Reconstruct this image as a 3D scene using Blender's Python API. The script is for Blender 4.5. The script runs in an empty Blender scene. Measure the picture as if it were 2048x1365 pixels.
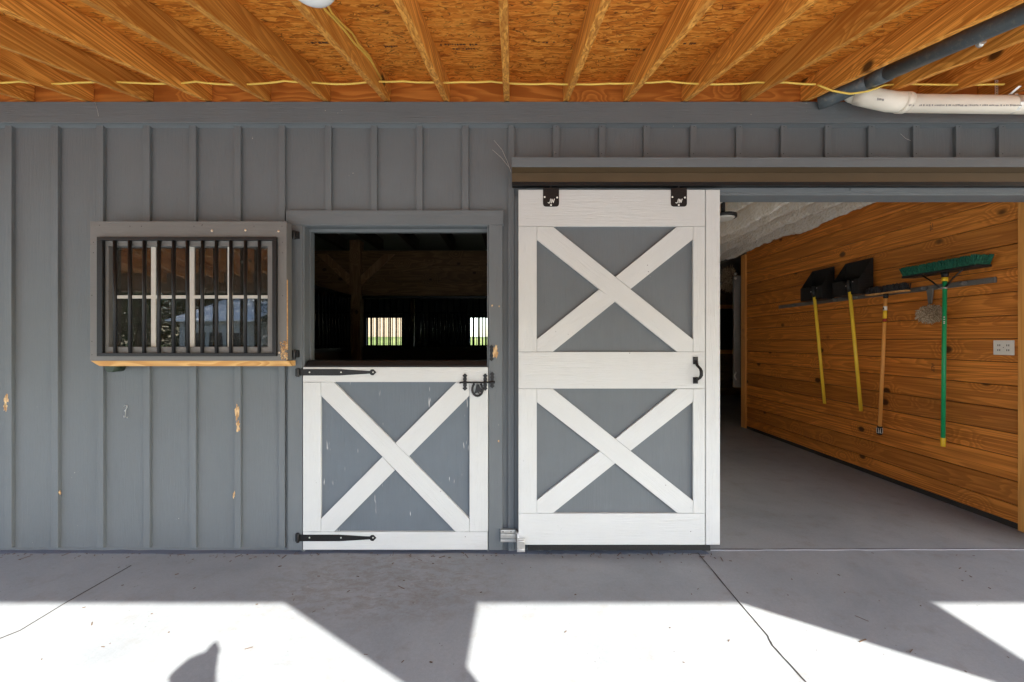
import bpy, bmesh, math, random
from mathutils import Vector, Matrix, noise
R = math.radians
random.seed(7)
sc = bpy.context.scene
COL = sc.collection
F = 800.0          # focal length in photo pixels
H = 1.407          # eye height
D = 2.68           # distance to the barn wall

# ------------------------------------------------------------- camera
cam = bpy.data.objects.new('camera', bpy.data.cameras.new('camera'))
cam.data.sensor_width = 36; cam.data.lens = F / 2048 * 36
cam.data.clip_start = 0.01; cam.data.clip_end = 600
cam.location = (0, 0, H); cam.rotation_euler = (R(90), 0, 0)
COL.objects.link(cam); sc.camera = cam

# ------------------------------------------------------------- light
SUNV = Vector((0.96, -1.27, 1.0))          # towards the sun
elev = math.atan2(1.0, math.hypot(0.96, 1.27))
w = bpy.data.worlds.new('World'); sc.world = w; w.use_nodes = True
nt = w.node_tree
bg = nt.nodes['Background']
sky = nt.nodes.new('ShaderNodeTexSky'); sky.sky_type = 'NISHITA'; sky.sun_disc = False
sky.sun_elevation = elev; sky.sun_rotation = math.atan2(0.96, -1.27)
sky.air_density = 1.0; sky.dust_density = 1.0
nt.links.new(sky.outputs[0], bg.inputs[0]); bg.inputs[1].default_value = 0.15
sl = bpy.data.lights.new('sun', 'SUN'); sl.energy = 3.9; sl.angle = R(0.5); sl.color = (1.0, 0.965, 0.91)
so = bpy.data.objects.new('sun', sl); so.rotation_euler = SUNV.to_track_quat('Z', 'Y').to_euler()
so.location = (5, -8, 9); COL.objects.link(so)
sc.view_settings.view_transform = 'Standard'; sc.view_settings.look = 'None'
sc.view_settings.gamma = 1; sc.view_settings.use_curve_mapping = False
sc.view_settings.exposure = 2.55
try:
    sc.cycles.max_bounces = 12; sc.cycles.diffuse_bounces = 8; sc.cycles.transparent_max_bounces = 12
except Exception:
    pass

# ------------------------------------------------------------- helpers
def P(px, py, Y):
    return Vector(((px - 1024) * Y / F, Y, H - (py - 682.5) * Y / F))
XW = 3.77
def WP(px, py, off=0.0):                  # a point on the plank wall (plane X = XW - off)
    X = XW - off; Y = X * F / (px - 1024)
    return Vector((X, Y, H - (py - 682.5) * Y / F))

class MB:
    def __init__(s): s.v = []; s.f = []; s.sm = []
    def add(s, vs, fs, smooth=False):
        n = len(s.v); s.v += [Vector(v) for v in vs]
        s.f += [tuple(i + n for i in f) for f in fs]; s.sm += [smooth] * len(fs); return s
    def box(s, x0, x1, y0, y1, z0, z1):
        x0, x1 = sorted((x0, x1)); y0, y1 = sorted((y0, y1)); z0, z1 = sorted((z0, z1))
        return s.add([(x0,y0,z0),(x1,y0,z0),(x1,y1,z0),(x0,y1,z0),(x0,y0,z1),(x1,y0,z1),(x1,y1,z1),(x0,y1,z1)],
              [(0,3,2,1),(4,5,6,7),(0,1,5,4),(1,2,6,5),(2,3,7,6),(3,0,4,7)])
    def pr(s, px0, px1, py0, py1, Y, t):  # front rectangle given in picture units on plane Y, thickness t going back
        a = P(px0, py0, Y); b = P(px1, py1, Y)
        return s.box(a.x, b.x, Y, Y + t, b.z, a.z)
    def prism(s, poly, a, b, axis='y'):   # poly 2D; axis y: (x,z); axis x: (y,z); axis z: (x,y)
        def m(p, t):
            return {'y': (p[0], t, p[1]), 'x': (t, p[0], p[1]), 'z': (p[0], p[1], t)}[axis]
        n = len(poly); vs = [m(p, a) for p in poly] + [m(p, b) for p in poly]
        fs = [tuple(range(n)), tuple(range(2 * n - 1, n - 1, -1))]
        fs += [(i, n + i, n + (i + 1) % n, (i + 1) % n) for i in range(n)]
        return s.add(vs, fs)
    def tube(s, pts, r, n=12, smooth=True, caps=True, rads=None):
        pts = [Vector(p) for p in pts]; rings = []; up = None
        for i, p in enumerate(pts):
            d = (pts[min(i + 1, len(pts) - 1)] - pts[max(i - 1, 0)]).normalized()
            if up is None:
                up = d.orthogonal().normalized()
            else:
                up = (up - d * up.dot(d)).normalized()
            sd = d.cross(up); rr = rads[i] if rads else r
            rings.append([p + (up * math.cos(2*math.pi*k/n) + sd * math.sin(2*math.pi*k/n)) * rr for k in range(n)])
        vs = [v for r_ in rings for v in r_]; fs = []
        for i in range(len(pts) - 1):
            for k in range(n):
                fs.append((i*n+k, i*n+(k+1) % n, (i+1)*n+(k+1) % n, (i+1)*n+k))
        s.add(vs, fs, smooth)
        if caps:
            m = len(s.v) - len(vs)
            s.f.append(tuple(m + k for k in range(n - 1, -1, -1))); s.sm.append(False)
            s.f.append(tuple(m + (len(pts)-1)*n + k for k in range(n))); s.sm.append(False)
        return s
    def disc(s, c, nrm, r, h, n=16):
        c = Vector(c); nrm = Vector(nrm).normalized()
        return s.tube([c, c + nrm * h], r, n)
    def dome(s, c, nrm, r, h, n=14, k=5):
        c = Vector(c); nrm = Vector(nrm).normalized()
        pts = []; rads = []
        for i in range(k + 1):
            a = math.pi / 2 * i / k
            pts.append(c + nrm * h * math.sin(a)); rads.append(max(r * math.cos(a), r * 0.02))
        return s.tube(pts, r, n, rads=rads)
    def build(s, name, mat, parent=None, bevel=0.0, label=None, seg=2):
        me = bpy.data.meshes.new(name)
        off = parent_world(parent) if parent else Vector((0, 0, 0))
        me.from_pydata([v - off for v in s.v], [], s.f)
        me.polygons.foreach_set('use_smooth', s.sm)
        bm = bmesh.new(); bm.from_mesh(me); bmesh.ops.recalc_face_normals(bm, faces=bm.faces); bm.to_mesh(me); bm.free()
        me.materials.append(mat); me.update()
        o = bpy.data.objects.new(name, me); COL.objects.link(o)
        if parent: o.parent = parent
        if bevel:
            b = o.modifiers.new('bevel', 'BEVEL'); b.width = bevel; b.segments = seg; b.limit_method = 'ANGLE'; b.angle_limit = R(40)
        if label: o['label'] = label
        return o
def each(shapes, name, mat, parent, bevel=0.0):
    for m in shapes: m.build(name, mat, parent, bevel)
def parent_world(p):
    v = Vector((0, 0, 0))
    while p is not None:
        v += p.location; p = p.parent
    return v
def tag(o, label=None, cat=None, group=None, kind=None):
    if label: o['label'] = label
    if cat: o['category'] = cat
    if group: o['group'] = group
    if kind: o['kind'] = kind
    return o
def thing(name, label, cat, loc=(0, 0, 0), group=None):
    o = bpy.data.objects.new(name, None); o.empty_display_size = 0.1
    o.location = loc; COL.objects.link(o)
    return tag(o, label, cat, group)
def dup(o, loc, label=None):
    kids = list(o.children)
    r = o.copy(); COL.objects.link(r); r.location = loc
    if label: r['label'] = label
    for c in kids:
        d = c.copy(); COL.objects.link(d); d.parent = r
        for g in c.children:
            e = g.copy(); COL.objects.link(e); e.parent = d
    return r

# ------------------------------------------------------------- materials
class N:
    def __init__(s, name):
        s.m = bpy.data.materials.new(name); s.m.use_nodes = True; s.t = s.m.node_tree
        s.b = s.t.nodes['Principled BSDF']; s.out = s.t.nodes['Material Output']
    def n(s, ty, **kw):
        o = s.t.nodes.new('ShaderNode' + ty)
        for k, v in kw.items(): setattr(o, k, v)
        return o
    def set(s, sock, val):
        if isinstance(val, bpy.types.NodeSocket): s.t.links.new(val, sock)
        elif val is not None:
            if isinstance(val, (tuple, list)) and len(val) == 3 and sock.type == 'RGBA': val = (*val, 1)
            sock.default_value = val
    def math(s, op, a, b=None, c=None, clamp=False):
        o = s.n('Math', operation=op); o.use_clamp = clamp
        s.set(o.inputs[0], a); s.set(o.inputs[1], b)
        if c is not None: s.set(o.inputs[2], c)
        return o.outputs[0]
    def vmath(s, op, a, b=None):
        o = s.n('VectorMath', operation=op); s.set(o.inputs[0], a)
        if op == 'SCALE': s.set(o.inputs[3], b)
        else: s.set(o.inputs[1], b)
        return o.outputs[0]
    def coord(s, kind='Object'): return s.n('TexCoord').outputs[kind]
    def map(s, vec, scale=(1, 1, 1), rot=(0, 0, 0), loc=(0, 0, 0)):
        o = s.n('Mapping'); s.set(o.inputs['Vector'], vec)
        o.inputs['Scale'].default_value = scale; o.inputs['Rotation'].default_value = rot; o.inputs['Location'].default_value = loc
        return o.outputs[0]
    def noise(s, vec, scale=5, detail=4, rough=0.5, dist=0.0):
        o = s.n('TexNoise'); s.set(o.inputs['Vector'], vec); o.inputs['Scale'].default_value = scale
        o.inputs['Detail'].default_value = detail; o.inputs['Roughness'].default_value = rough; o.inputs['Distortion'].default_value = dist
        return o.outputs[0]
    def vor(s, vec, scale=5, feature='F1', out='Distance', rand=1.0):
        o = s.n('TexVoronoi', feature=feature); s.set(o.inputs['Vector'], vec); o.inputs['Scale'].default_value = scale
        o.inputs['Randomness'].default_value = rand
        return o.outputs[out]
    def ramp(s, fac, stops, interp='LINEAR'):
        o = s.n('ValToRGB'); s.set(o.inputs[0], fac); o.color_ramp.interpolation = interp
        e = o.color_ramp.elements
        while len(e) < len(stops): e.new(0.5)
        for k, (p, c) in enumerate(stops):
            e[k].position = p
            c = c if isinstance(c, (tuple, list)) else (c, c, c)
            e[k].color = (*c[:3], 1)
        return o.outputs[0]
    def step(s, fac, a, b):   # smooth 0..1
        o = s.n('MapRange'); o.interpolation_type = 'SMOOTHSTEP'
        s.set(o.inputs[0], fac); o.inputs[1].default_value = a; o.inputs[2].default_value = b
        return o.outputs[0]
    def mix(s, fac, a, b, mode='MIX'):
        o = s.n('Mix', data_type='RGBA', blend_type=mode)
        s.set(o.inputs[0], fac); s.set(o.inputs[6], a); s.set(o.inputs[7], b); return o.outputs[2]
    def bump(s, h, strength=0.3, dist=0.002, nrm=None):
        o = s.n('Bump'); o.inputs['Strength'].default_value = strength; o.inputs['Distance'].default_value = dist
        s.set(o.inputs['Height'], h)
        if nrm: s.set(o.inputs['Normal'], nrm)
        return o.outputs[0]
    def fin(s, col=None, rough=None, bump=None, metal=None, spec=None):
        if col is not None: s.set(s.b.inputs['Base Color'], col)
        if rough is not None: s.set(s.b.inputs['Roughness'], rough)
        if bump is not None: s.set(s.b.inputs['Normal'], bump)
        if metal is not None: s.set(s.b.inputs['Metallic'], metal)
        if spec is not None: s.set(s.b.inputs['Specular IOR Level'], spec)
        return s.m

def paint(name, col, ang=0.0, grain=0.5, rough=0.5, var=0.12, specks=0.0, speck_col=(0.08, 0.07, 0.06), streaks=0.0):
    """painted sawn wood; grain runs along local X turned by ang about Y"""
    s = N(name); c = s.coord()
    v = s.map(c, rot=(0, ang, 0))
    g = s.noise(s.map(v, (3.0, 40, 55)), 1.6, 5, 0.65, 0.6)
    g2 = s.noise(s.map(v, (14, 160, 260)), 1.0, 3, 0.6)
    lf = s.noise(c, 1.7, 4, 0.55)
    mf = s.noise(c, 9, 3, 0.6)
    h = s.math('ADD', g, s.math('MULTIPLY', g2, 0.5))
    k = s.math('ADD', s.math('MULTIPLY', s.math('SUBTRACT', lf, 0.5), var * 2.2), s.math('MULTIPLY', s.math('SUBTRACT', mf, 0.5), var))
    k = s.math('ADD', k, s.math('MULTIPLY', s.math('SUBTRACT', g, 0.5), var * 0.9))
    k = s.math('ADD', k, 1.0)
    base = s.vmath('SCALE', (col[0], col[1], col[2]), k)
    if specks > 0:
        d = s.vor(c, 38, rand=1.0)
        m = s.math('MULTIPLY', s.step(d, 0.14, 0.09), s.step(s.noise(c, 7, 2), 0.69 - specks * 0.08, 0.72))
        base = s.mix(m, base, speck_col)
        dirt = s.step(s.noise(s.map(v, (1.2, 3, 5)), 2.4, 6, 0.7), 0.55, 0.85)
        base = s.mix(s.math('MULTIPLY', dirt, 0.22 * specks), base, (0.20, 0.17, 0.13))
    if streaks > 0:
        a = s.noise(s.map(c, (70, 70, 7)), 1.0, 2, 0.5)
        b = s.noise(c, 5.5, 2)
        m = s.math('MULTIPLY', s.step(a, 0.655, 0.72), s.step(b, 0.5, 0.62))
        base = s.mix(s.math('MULTIPLY', m, streaks), base, (0.6, 0.6, 0.58))
    r = s.math('ADD', rough - 0.1, s.math('MULTIPLY', mf, 0.2))
    return s.fin(base, r, s.bump(h, grain * 1.5, 0.0030), spec=0.35)

def wood(name, light, dark, axis='x', board=0.0, rings=16, knots=1.0, rough=0.55, fine=1.0, spec=0.3, stretch=1.0, vary=0.25, knotcol=(0.035, 0.014, 0.005), kr=0.115, across=5.0, lines=0.25, rmix=0.85, kbend=0.40, lfreq=75, lth=0.5):
    s = N(name); c = s.coord()
    rnd = s.n('ObjectInfo').outputs['Random']
    off = s.n('CombineXYZ')
    s.set(off.inputs[0], s.math('MULTIPLY', rnd, 31.0)); s.set(off.inputs[1], s.math('MULTIPLY', rnd, 57.0)); s.set(off.inputs[2], s.math('MULTIPLY', rnd, 17.0))
    bri = rnd
    if board:
        sep = s.n('SeparateXYZ'); s.set(sep.inputs[0], c)
        idx = s.math('FLOOR', s.math('DIVIDE', sep.outputs[2], board))
        wn = s.n('TexWhiteNoise', noise_dimensions='1D'); s.set(wn.inputs['W'], idx)
        bri = wn.outputs['Value']
        s.set(off.inputs[0], s.math('MULTIPLY', bri, 91.0)); s.set(off.inputs[1], s.math('MULTIPLY', bri, 57.0))
        s.set(off.inputs[2], s.math('MULTIPLY', bri, 33.0))
    v = s.vmath('ADD', c, off.outputs[0])
    def sc_(l, o):
        return {'x': (l, o, o), 'y': (o, l, o), 'z': (o, o, l)}[axis]
    base = s.noise(s.map(v, sc_(0.75 * stretch, across)), 1.0, 2.5, 0.45, 0.35)
    kd = s.vor(s.map(v, sc_(2.6, 3.6)), 1.0)
    kb = s.step(kd, 0.42, 0.0)
    h = s.math('ADD', base, s.math('MULTIPLY', kb, kbend * knots))
    wob = s.noise(s.map(v, sc_(3, 30)), 1.0, 3)
    h = s.math('ADD', h, s.math('MULTIPLY', wob, 0.018))
    ph = s.math('MULTIPLY', h, rings)
    fr = s.math('FRACT', ph)
    ring = s.math('MULTIPLY', s.step(fr, 0.0, 0.72), s.step(fr, 1.0, 0.86))
    fib = s.noise(s.map(v, sc_(5, 260)), 1.0, 3, 0.6)
    big = s.noise(s.map(v, sc_(0.8, 2.0)), 1.0, 3)
    col = s.mix(s.math('MULTIPLY', ring, rmix), light, dark)
    k = s.math('ADD', 0.78, s.math('MULTIPLY', fib, 0.45 * fine))
    k = s.math('MULTIPLY', k, s.math('ADD', 1 - vary / 2 - 0.15, s.math('ADD', s.math('MULTIPLY', bri, vary), s.math('MULTIPLY', big, 0.3))))
    col = s.vmath('SCALE', col, k)
    ln = s.noise(s.map(v, sc_(0.55, lfreq)), 1.0, 2, 0.5, 0.4)
    col = s.mix(s.math('MULTIPLY', s.step(ln, lth, lth + 0.14), lines), col, dark)
    km = s.step(kd, kr, kr * 0.5)
    col = s.mix(s.math('MULTIPLY', km, 0.9 * min(knots, 1)), col, knotcol)
    hb = s.math('ADD', s.math('MULTIPLY', fib, 0.5), s.math('MULTIPLY', ring, 0.35))
    return s.fin(col, s.math('ADD', rough, s.math('MULTIPLY', ring, -0.08)), s.bump(hb, 0.35, 0.0012), spec=spec)

def osb():
    s = N('osb_sheathing'); c = s.coord()
    w0 = s.noise(s.map(c, (2.2, 4, 4)), 1.6, 3, 0.5)
    cols = []; hs = []
    for i, (rot, scx, scy, o) in enumerate([(0.12, 11, 60, 0), (-0.35, 10, 52, 3.1), (0.55, 13, 70, 7.7), (-0.08, 14, 85, 12.3)]):
        dv = s.n('CombineXYZ')
        nn = s.noise(c, 6 + i, 3); s.set(dv.inputs[0], s.math('MULTIPLY', nn, 0.10)); s.set(dv.inputs[1], s.math('MULTIPLY', s.noise(c, 9 + i, 2), 0.05))
        v = s.map(s.vmath('ADD', c, dv.outputs[0]), (scx, scy, 1), (0, 0, rot), (o, o, 0))
        vn = s.n('TexVoronoi', feature='F1', voronoi_dimensions='2D'); s.set(vn.inputs['Vector'], v); vn.inputs['Scale'].default_value = 1.0
        sep = s.n('SeparateColor'); s.set(sep.inputs[0], vn.outputs['Color'])
        cols.append(sep.outputs[0]); hs.append(vn.outputs['Distance'])
    m1 = s.step(s.noise(c, 11, 2), 0.42, 0.5); m2 = s.step(s.noise(s.map(c, loc=(5, 5, 5)), 13, 2), 0.46, 0.54); m3 = s.step(s.noise(s.map(c, loc=(9, 2, 5)), 8, 2), 0.5, 0.56)
    f = s.mix(m1, cols[0], cols[1]); f = s.mix(m2, f, cols[2]); f = s.mix(m3, f, cols[3])
    hh = s.mix(m1, hs[0], hs[1]); hh = s.mix(m2, hh, hs[2]); hh = s.mix(m3, hh, hs[3])
    fib = s.noise(s.map(c, (10, 220, 10), (0, 0, 0.15)), 1, 3, 0.6)
    col = s.ramp(f, [(0.0, (0.40, 0.11, 0.010)), (0.2, (0.58, 0.18, 0.018)), (0.5, (0.72, 0.25, 0.030)), (0.8, (0.86, 0.37, 0.06)), (1.0, (0.62, 0.20, 0.022))])
    col = s.vmath('SCALE', col, s.math('ADD', 0.80, s.math('MULTIPLY', fib, 0.42)))
    dk = s.step(s.noise(s.map(c, (16, 85, 14), (0, 0, 0.3), (3, 1, 0)), 1, 4, 0.65, 1.6), 0.62, 0.67)
    dk2 = s.step(s.noise(s.map(c, (22, 95, 14), (0, 0, -0.45), (8, 1, 0)), 1, 4, 0.65, 1.2), 0.65, 0.69)
    dk = s.math('MAXIMUM', dk, dk2)
    col = s.mix(s.math('MULTIPLY', dk, 0.7), col, (0.07, 0.026, 0.008))
    dv = s.n('CombineXYZ'); s.set(dv.inputs[0], s.math('MULTIPLY', s.noise(c, 8, 3), 0.16)); s.set(dv.inputs[1], s.math('MULTIPLY', s.noise(s.map(c, loc=(3, 3, 3)), 10, 3), 0.12))
    for (ro, lo, th) in ((0.25, 0, 0.56), (-0.5, 6, 0.58), (0.9, 11, 0.62)):
        vv = s.n('TexVoronoi', feature='DISTANCE_TO_EDGE', voronoi_dimensions='2D'); s.set(vv.inputs['Vector'], s.map(s.vmath('ADD', c, dv.outputs[0]), (12, 34, 1), (0, 0, ro), (lo, lo, 0))); vv.inputs['Scale'].default_value = 1.0
        em = s.math('MULTIPLY', s.step(vv.outputs['Distance'], 0.07, 0.02), s.step(s.noise(s.map(c, loc=(lo, 2, 0)), 16, 2), th, th + 0.04))
        col = s.mix(s.math('MULTIPLY', em, 0.75), col, (0.09, 0.028, 0.006))
    # printed ink lines of the sheet maker, broken and unreadable
    sep = s.n('SeparateXYZ'); s.set(sep.inputs[0], c)
    yb = s.math('ABSOLUTE', s.math('SUBTRACT', sep.outputs[1], 2.02))
    line = s.math('MULTIPLY', s.step(yb, 0.035, 0.03), s.step(s.noise(s.map(c, (1.1, 0.1, 0.1)), 1.0, 1), 0.5, 0.52))
    ink = s.step(s.noise(s.map(c, (95, 75, 1)), 1, 2), 0.56, 0.6)
    col = s.mix(s.math('MULTIPLY', s.math('MULTIPLY', line, ink), 0.45), col, (0.05, 0.03, 0.015))
    return s.fin(col, 0.62, s.bump(s.math('ADD', s.math('MULTIPLY', hh, 0.8), s.math('ADD', f, fib)), 0.55, 0.0022), spec=0.25)

def concrete():
    s = N('concrete'); c = s.coord()
    a = s.noise(c, 1.1, 6, 0.6, 0.4); b = s.noise(s.map(c, loc=(4, 4, 0)), 7, 6, 0.65); d = s.noise(c, 140, 3, 0.7)
    col = s.ramp(a, [(0.3, (0.188, 0.203, 0.212)), (0.5, (0.228, 0.243, 0.250)), (0.72, (0.265, 0.276, 0.278))])
    col = s.mix(s.math('MULTIPLY', s.step(b, 0.5, 0.75), 0.35), col, (0.17, 0.145, 0.125))
    # brown scuffed area in front of the stall door
    sep = s.n('SeparateXYZ'); s.set(sep.inputs[0], c)
    dx = s.math('DIVIDE', s.math('ADD', sep.outputs[0], 0.75), 0.9); dy = s.math('DIVIDE', s.math('SUBTRACT', sep.outputs[1], 2.35), 0.45)
    rr = s.math('ADD', s.math('POWER', dx, 2.0), s.math('POWER', s.math('ABSOLUTE', dy), 2.0))
    st = s.math('MULTIPLY', s.step(rr, 1.0, 0.1), s.step(s.noise(s.map(c, (5, 10, 1), (0, 0, 0.35)), 2.2, 9, 0.8, 0.5), 0.42, 0.62))
    col = s.mix(s.math('MULTIPLY', st, 0.38), col, (0.13, 0.085, 0.05))
    st2 = s.math('MULTIPLY', s.step(rr, 0.8, 0.1), s.step(s.noise(s.map(c, (9, 20, 1), (0, 0, 0.5), (7, 7, 0)), 2, 5, 0.75, 0.5), 0.58, 0.7))
    col = s.mix(s.math('MULTIPLY', st2, 0.4), col, (0.42, 0.40, 0.38))
    col = s.vmath('SCALE', col, s.math('ADD', 0.86, s.math('MULTIPLY', d, 0.28)))
    sp = s.math('MULTIPLY', s.step(s.vor(c, 22), 0.09, 0.05), s.step(s.noise(c, 3, 2), 0.5, 0.6))
    col = s.mix(s.math('MULTIPLY', sp, 0.7), col, (0.06, 0.045, 0.035))
    tr = s.step(s.noise(s.map(c, (3, 26, 1), (0, 0, 0.1)), 1.5, 4, 0.7, 0.5), 0.62, 0.8)
    col = s.mix(s.math('MULTIPLY', tr, 0.4), col, (0.15, 0.13, 0.12))
    sc = s.step(s.noise(s.map(c, (4, 60, 1), (0, 0, -0.25), (2, 9, 0)), 2.0, 5, 0.75, 0.8), 0.64, 0.72)
    col = s.mix(s.math('MULTIPLY', sc, 0.3), col, (0.10, 0.09, 0.085))
    gr_ = s.noise(c, 55, 4, 0.75)
    col = s.vmath('SCALE', col, s.math('ADD', 0.84, s.math('MULTIPLY', gr_, 0.32)))
    h = s.math('ADD', s.math('MULTIPLY', b, 0.6), s.math('MULTIPLY', d, 0.5))
    return s.fin(col, s.math('ADD', 0.62, s.math('MULTIPLY', b, 0.2)), s.bump(h, 0.25, 0.003), spec=0.3)

def plain(name, col, rough=0.5, metal=0.0, var=0.15, bump=0.1, scale=30, spec=0.5, bd=0.001, dust=0.0):
    s = N(name); c = s.coord()
    a = s.noise(c, scale, 4, 0.6); b = s.noise(c, scale * 0.15, 3)
    k = s.math('ADD', 1 - var, s.math('ADD', s.math('MULTIPLY', a, var), s.math('MULTIPLY', b, var)))
    cc = s.vmath('SCALE', col, k)
    if dust: cc = s.mix(s.math('MULTIPLY', s.step(s.noise(c, scale * 2.2, 4, 0.7), 0.5, 0.75), dust), cc, (0.30, 0.27, 0.22))
    return s.fin(cc, s.math('ADD', rough - 0.06, s.math('MULTIPLY', a, 0.12)), s.bump(a, bump, bd), metal, spec)

GREY = (0.125, 0.139, 0.145)
WHITE = (0.54, 0.55, 0.53)
m_grey_v = paint('grey_paint_vertical', GREY, R(90), 0.55, 0.55, 0.10, 0.35, (0.45, 0.42, 0.36))
m_grey_h = paint('grey_paint_horizontal', GREY, 0, 0.6, 0.55, 0.10, 0.35, (0.40, 0.36, 0.3))
m_grey_p = paint('grey_paint_door_panel', (0.118, 0.132, 0.140), R(90), 0.45, 0.6, 0.14, 0.4, (0.45, 0.43, 0.4), streaks=0.0)
m_grey_s = paint('grey_paint_scratched_panel', (0.116, 0.137, 0.155), R(90), 0.45, 0.6, 0.14, 0.6, (0.5, 0.48, 0.45), streaks=0.9)
m_white_h = paint('white_paint_horizontal', WHITE, 0, 0.7, 0.5, 0.05, 0.8)
m_white_v = paint('white_paint_vertical', WHITE, R(90), 0.7, 0.5, 0.07, 1.3)
def white_d(a): return paint('white_paint_brace', WHITE, a, 0.7, 0.5, 0.05, 0.7)
m_joist = wood('pine_rafter', (0.82, 0.39, 0.078), (0.40, 0.125, 0.012), 'y', rings=15, rmix=0.55, kbend=0.22, lines=0.75, lfreq=105, lth=0.47, stretch=0.6, kr=0.14, vary=0.35, rough=0.6)
m_rim = wood('pine_rim', (0.58, 0.22, 0.04), (0.36, 0.11, 0.018), 'x', rings=14, rough=0.6)
m_plank = wood('varnished_pine', (0.68, 0.255, 0.045), (0.31, 0.09, 0.012), 'y', board=0.178, rings=20, rough=0.42, spec=0.4, vary=0.45, stretch=0.45, kr=0.15, across=3.2, lines=0.6, lfreq=85, lth=0.48, rmix=0.5, kbend=0.22)
m_trimw = wood('varnished_pine_trim', (0.78, 0.38, 0.10), (0.58, 0.23, 0.05), 'z', rings=10, rmix=0.5, stretch=0.5, across=9, knots=0.4, rough=0.4, spec=0.45)
m_raw = wood('raw_pine', (0.66, 0.40, 0.15), (0.48, 0.24, 0.07), 'x', rings=18, rough=0.65, knots=0.3)
m_inplank = wood('barn_plank', (0.19, 0.11, 0.045), (0.11, 0.055, 0.02), 'x', board=0.19, rings=12, rough=0.7)
m_post = wood('timber_post', (0.34, 0.20, 0.09), (0.2, 0.1, 0.04), 'z', rings=12, rough=0.7)
m_osb = osb(); m_conc = concrete()
m_black = plain('black_iron', (0.006, 0.006, 0.0065), 0.45, 0.0, 0.3, 0.25, 60, 0.4, dust=0.05)
m_blackp = plain('black_plastic', (0.012, 0.012, 0.012), 0.5, 0.0, 0.3, 0.1, 40, 0.4, dust=0.08)
m_galv = plain('galvanised_steel', (0.62, 0.61, 0.57), 0.42, 0.85, 0.35, 0.2, 25)
m_gpipe = plain('dark_grey_pipe', (0.085, 0.105, 0.115), 0.38, 0.0, 0.45, 0.1, 18, 0.5, dust=0.5)
m_pvc = plain('white_pvc', (0.80, 0.74, 0.62), 0.35, 0, 0.1, 0.05, 12)
m_cable = plain('yellow_cable', (0.78, 0.55, 0.10), 0.45, 0, 0.2, 0.05, 30)
m_brown = plain('brown_soffit', (0.080, 0.050, 0.022), 0.55, 0, 0.3, 0.2, 8)
m_cream = plain('cream_paint', (0.62, 0.60, 0.54), 0.5, 0, 0.12, 0.1, 20)
m_bounce = plain('bounce_white_boards', (0.80, 0.76, 0.68), 0.8, 0, 0.12, 0.1, 10)  # unseen aisle boards made near-white to bounce light into the aisle
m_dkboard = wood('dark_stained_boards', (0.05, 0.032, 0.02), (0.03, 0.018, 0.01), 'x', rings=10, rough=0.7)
m_yel = plain('yellow_wood_handle', (0.92, 0.64, 0.05), 0.4, 0, 0.18, 0.1, 22)
m_orw = plain('orange_wood_handle', (0.80, 0.37, 0.09), 0.4, 0, 0.2, 0.1, 24)
m_green = plain('green_handle_metal', (0.012, 0.38, 0.14), 0.35, 0, 0.15, 0.03, 20)
m_yelp = plain('yellow_plastic', (0.85, 0.55, 0.02), 0.4, 0, 0.1, 0.02, 20)
m_rail = plain('grey_aluminium_rail', (0.22, 0.22, 0.21), 0.45, 0.6, 0.4, 0.15, 20, dust=0.3)
m_sticker = plain('sticker_white', (0.75, 0.75, 0.7), 0.5, 0, 0.1, 0.0)
m_red = plain('sticker_red', (0.35, 0.03, 0.02), 0.5, 0, 0.1, 0.0)
m_ink = plain('dark_print', (0.03, 0.03, 0.03), 0.6, 0, 0.1, 0.0)
m_plate = plain('white_plate', (0.78, 0.76, 0.70), 0.35, 0, 0.08, 0.02)
m_dark = plain('dark_joint', (0.03, 0.026, 0.022), 0.9, 0, 0.3, 0.1)
m_steeldk = plain('dark_bars', (0.018, 0.018, 0.02), 0.35, 0.5, 0.3, 0.1)
m_opal = plain('opal_glass', (0.82, 0.83, 0.82), 0.25, 0, 0.03, 0.0)
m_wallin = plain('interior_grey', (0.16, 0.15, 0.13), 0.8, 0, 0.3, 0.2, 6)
m_screw = plain('bright_screw', (0.75, 0.6, 0.45), 0.3, 0.9, 0.1, 0.0)

def bristle(name, a, b, ax=(40, 300, 40)):
    s = N(name); c = s.coord(); n = s.noise(s.map(c, ax), 1, 3, 0.7)
    return s.fin(s.mix(s.step(n, 0.35, 0.7), a, b), 0.7, s.bump(n, 1.0, 0.006))
m_bgreen = bristle('green_bristles', (0.004, 0.06, 0.035), (0.015, 0.20, 0.12), (30, 260, 60))
m_bblack = bristle('dark_bristles', (0.01, 0.01, 0.012), (0.05, 0.055, 0.06), (30, 260, 60))
m_fluff = bristle('duster_fibre', (0.28, 0.20, 0.12), (0.75, 0.64, 0.48), (90, 90, 90))
m_chip = bristle('chipped_wood', (0.36, 0.18, 0.06), (0.74, 0.54, 0.28), (60, 60, 20))

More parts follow.
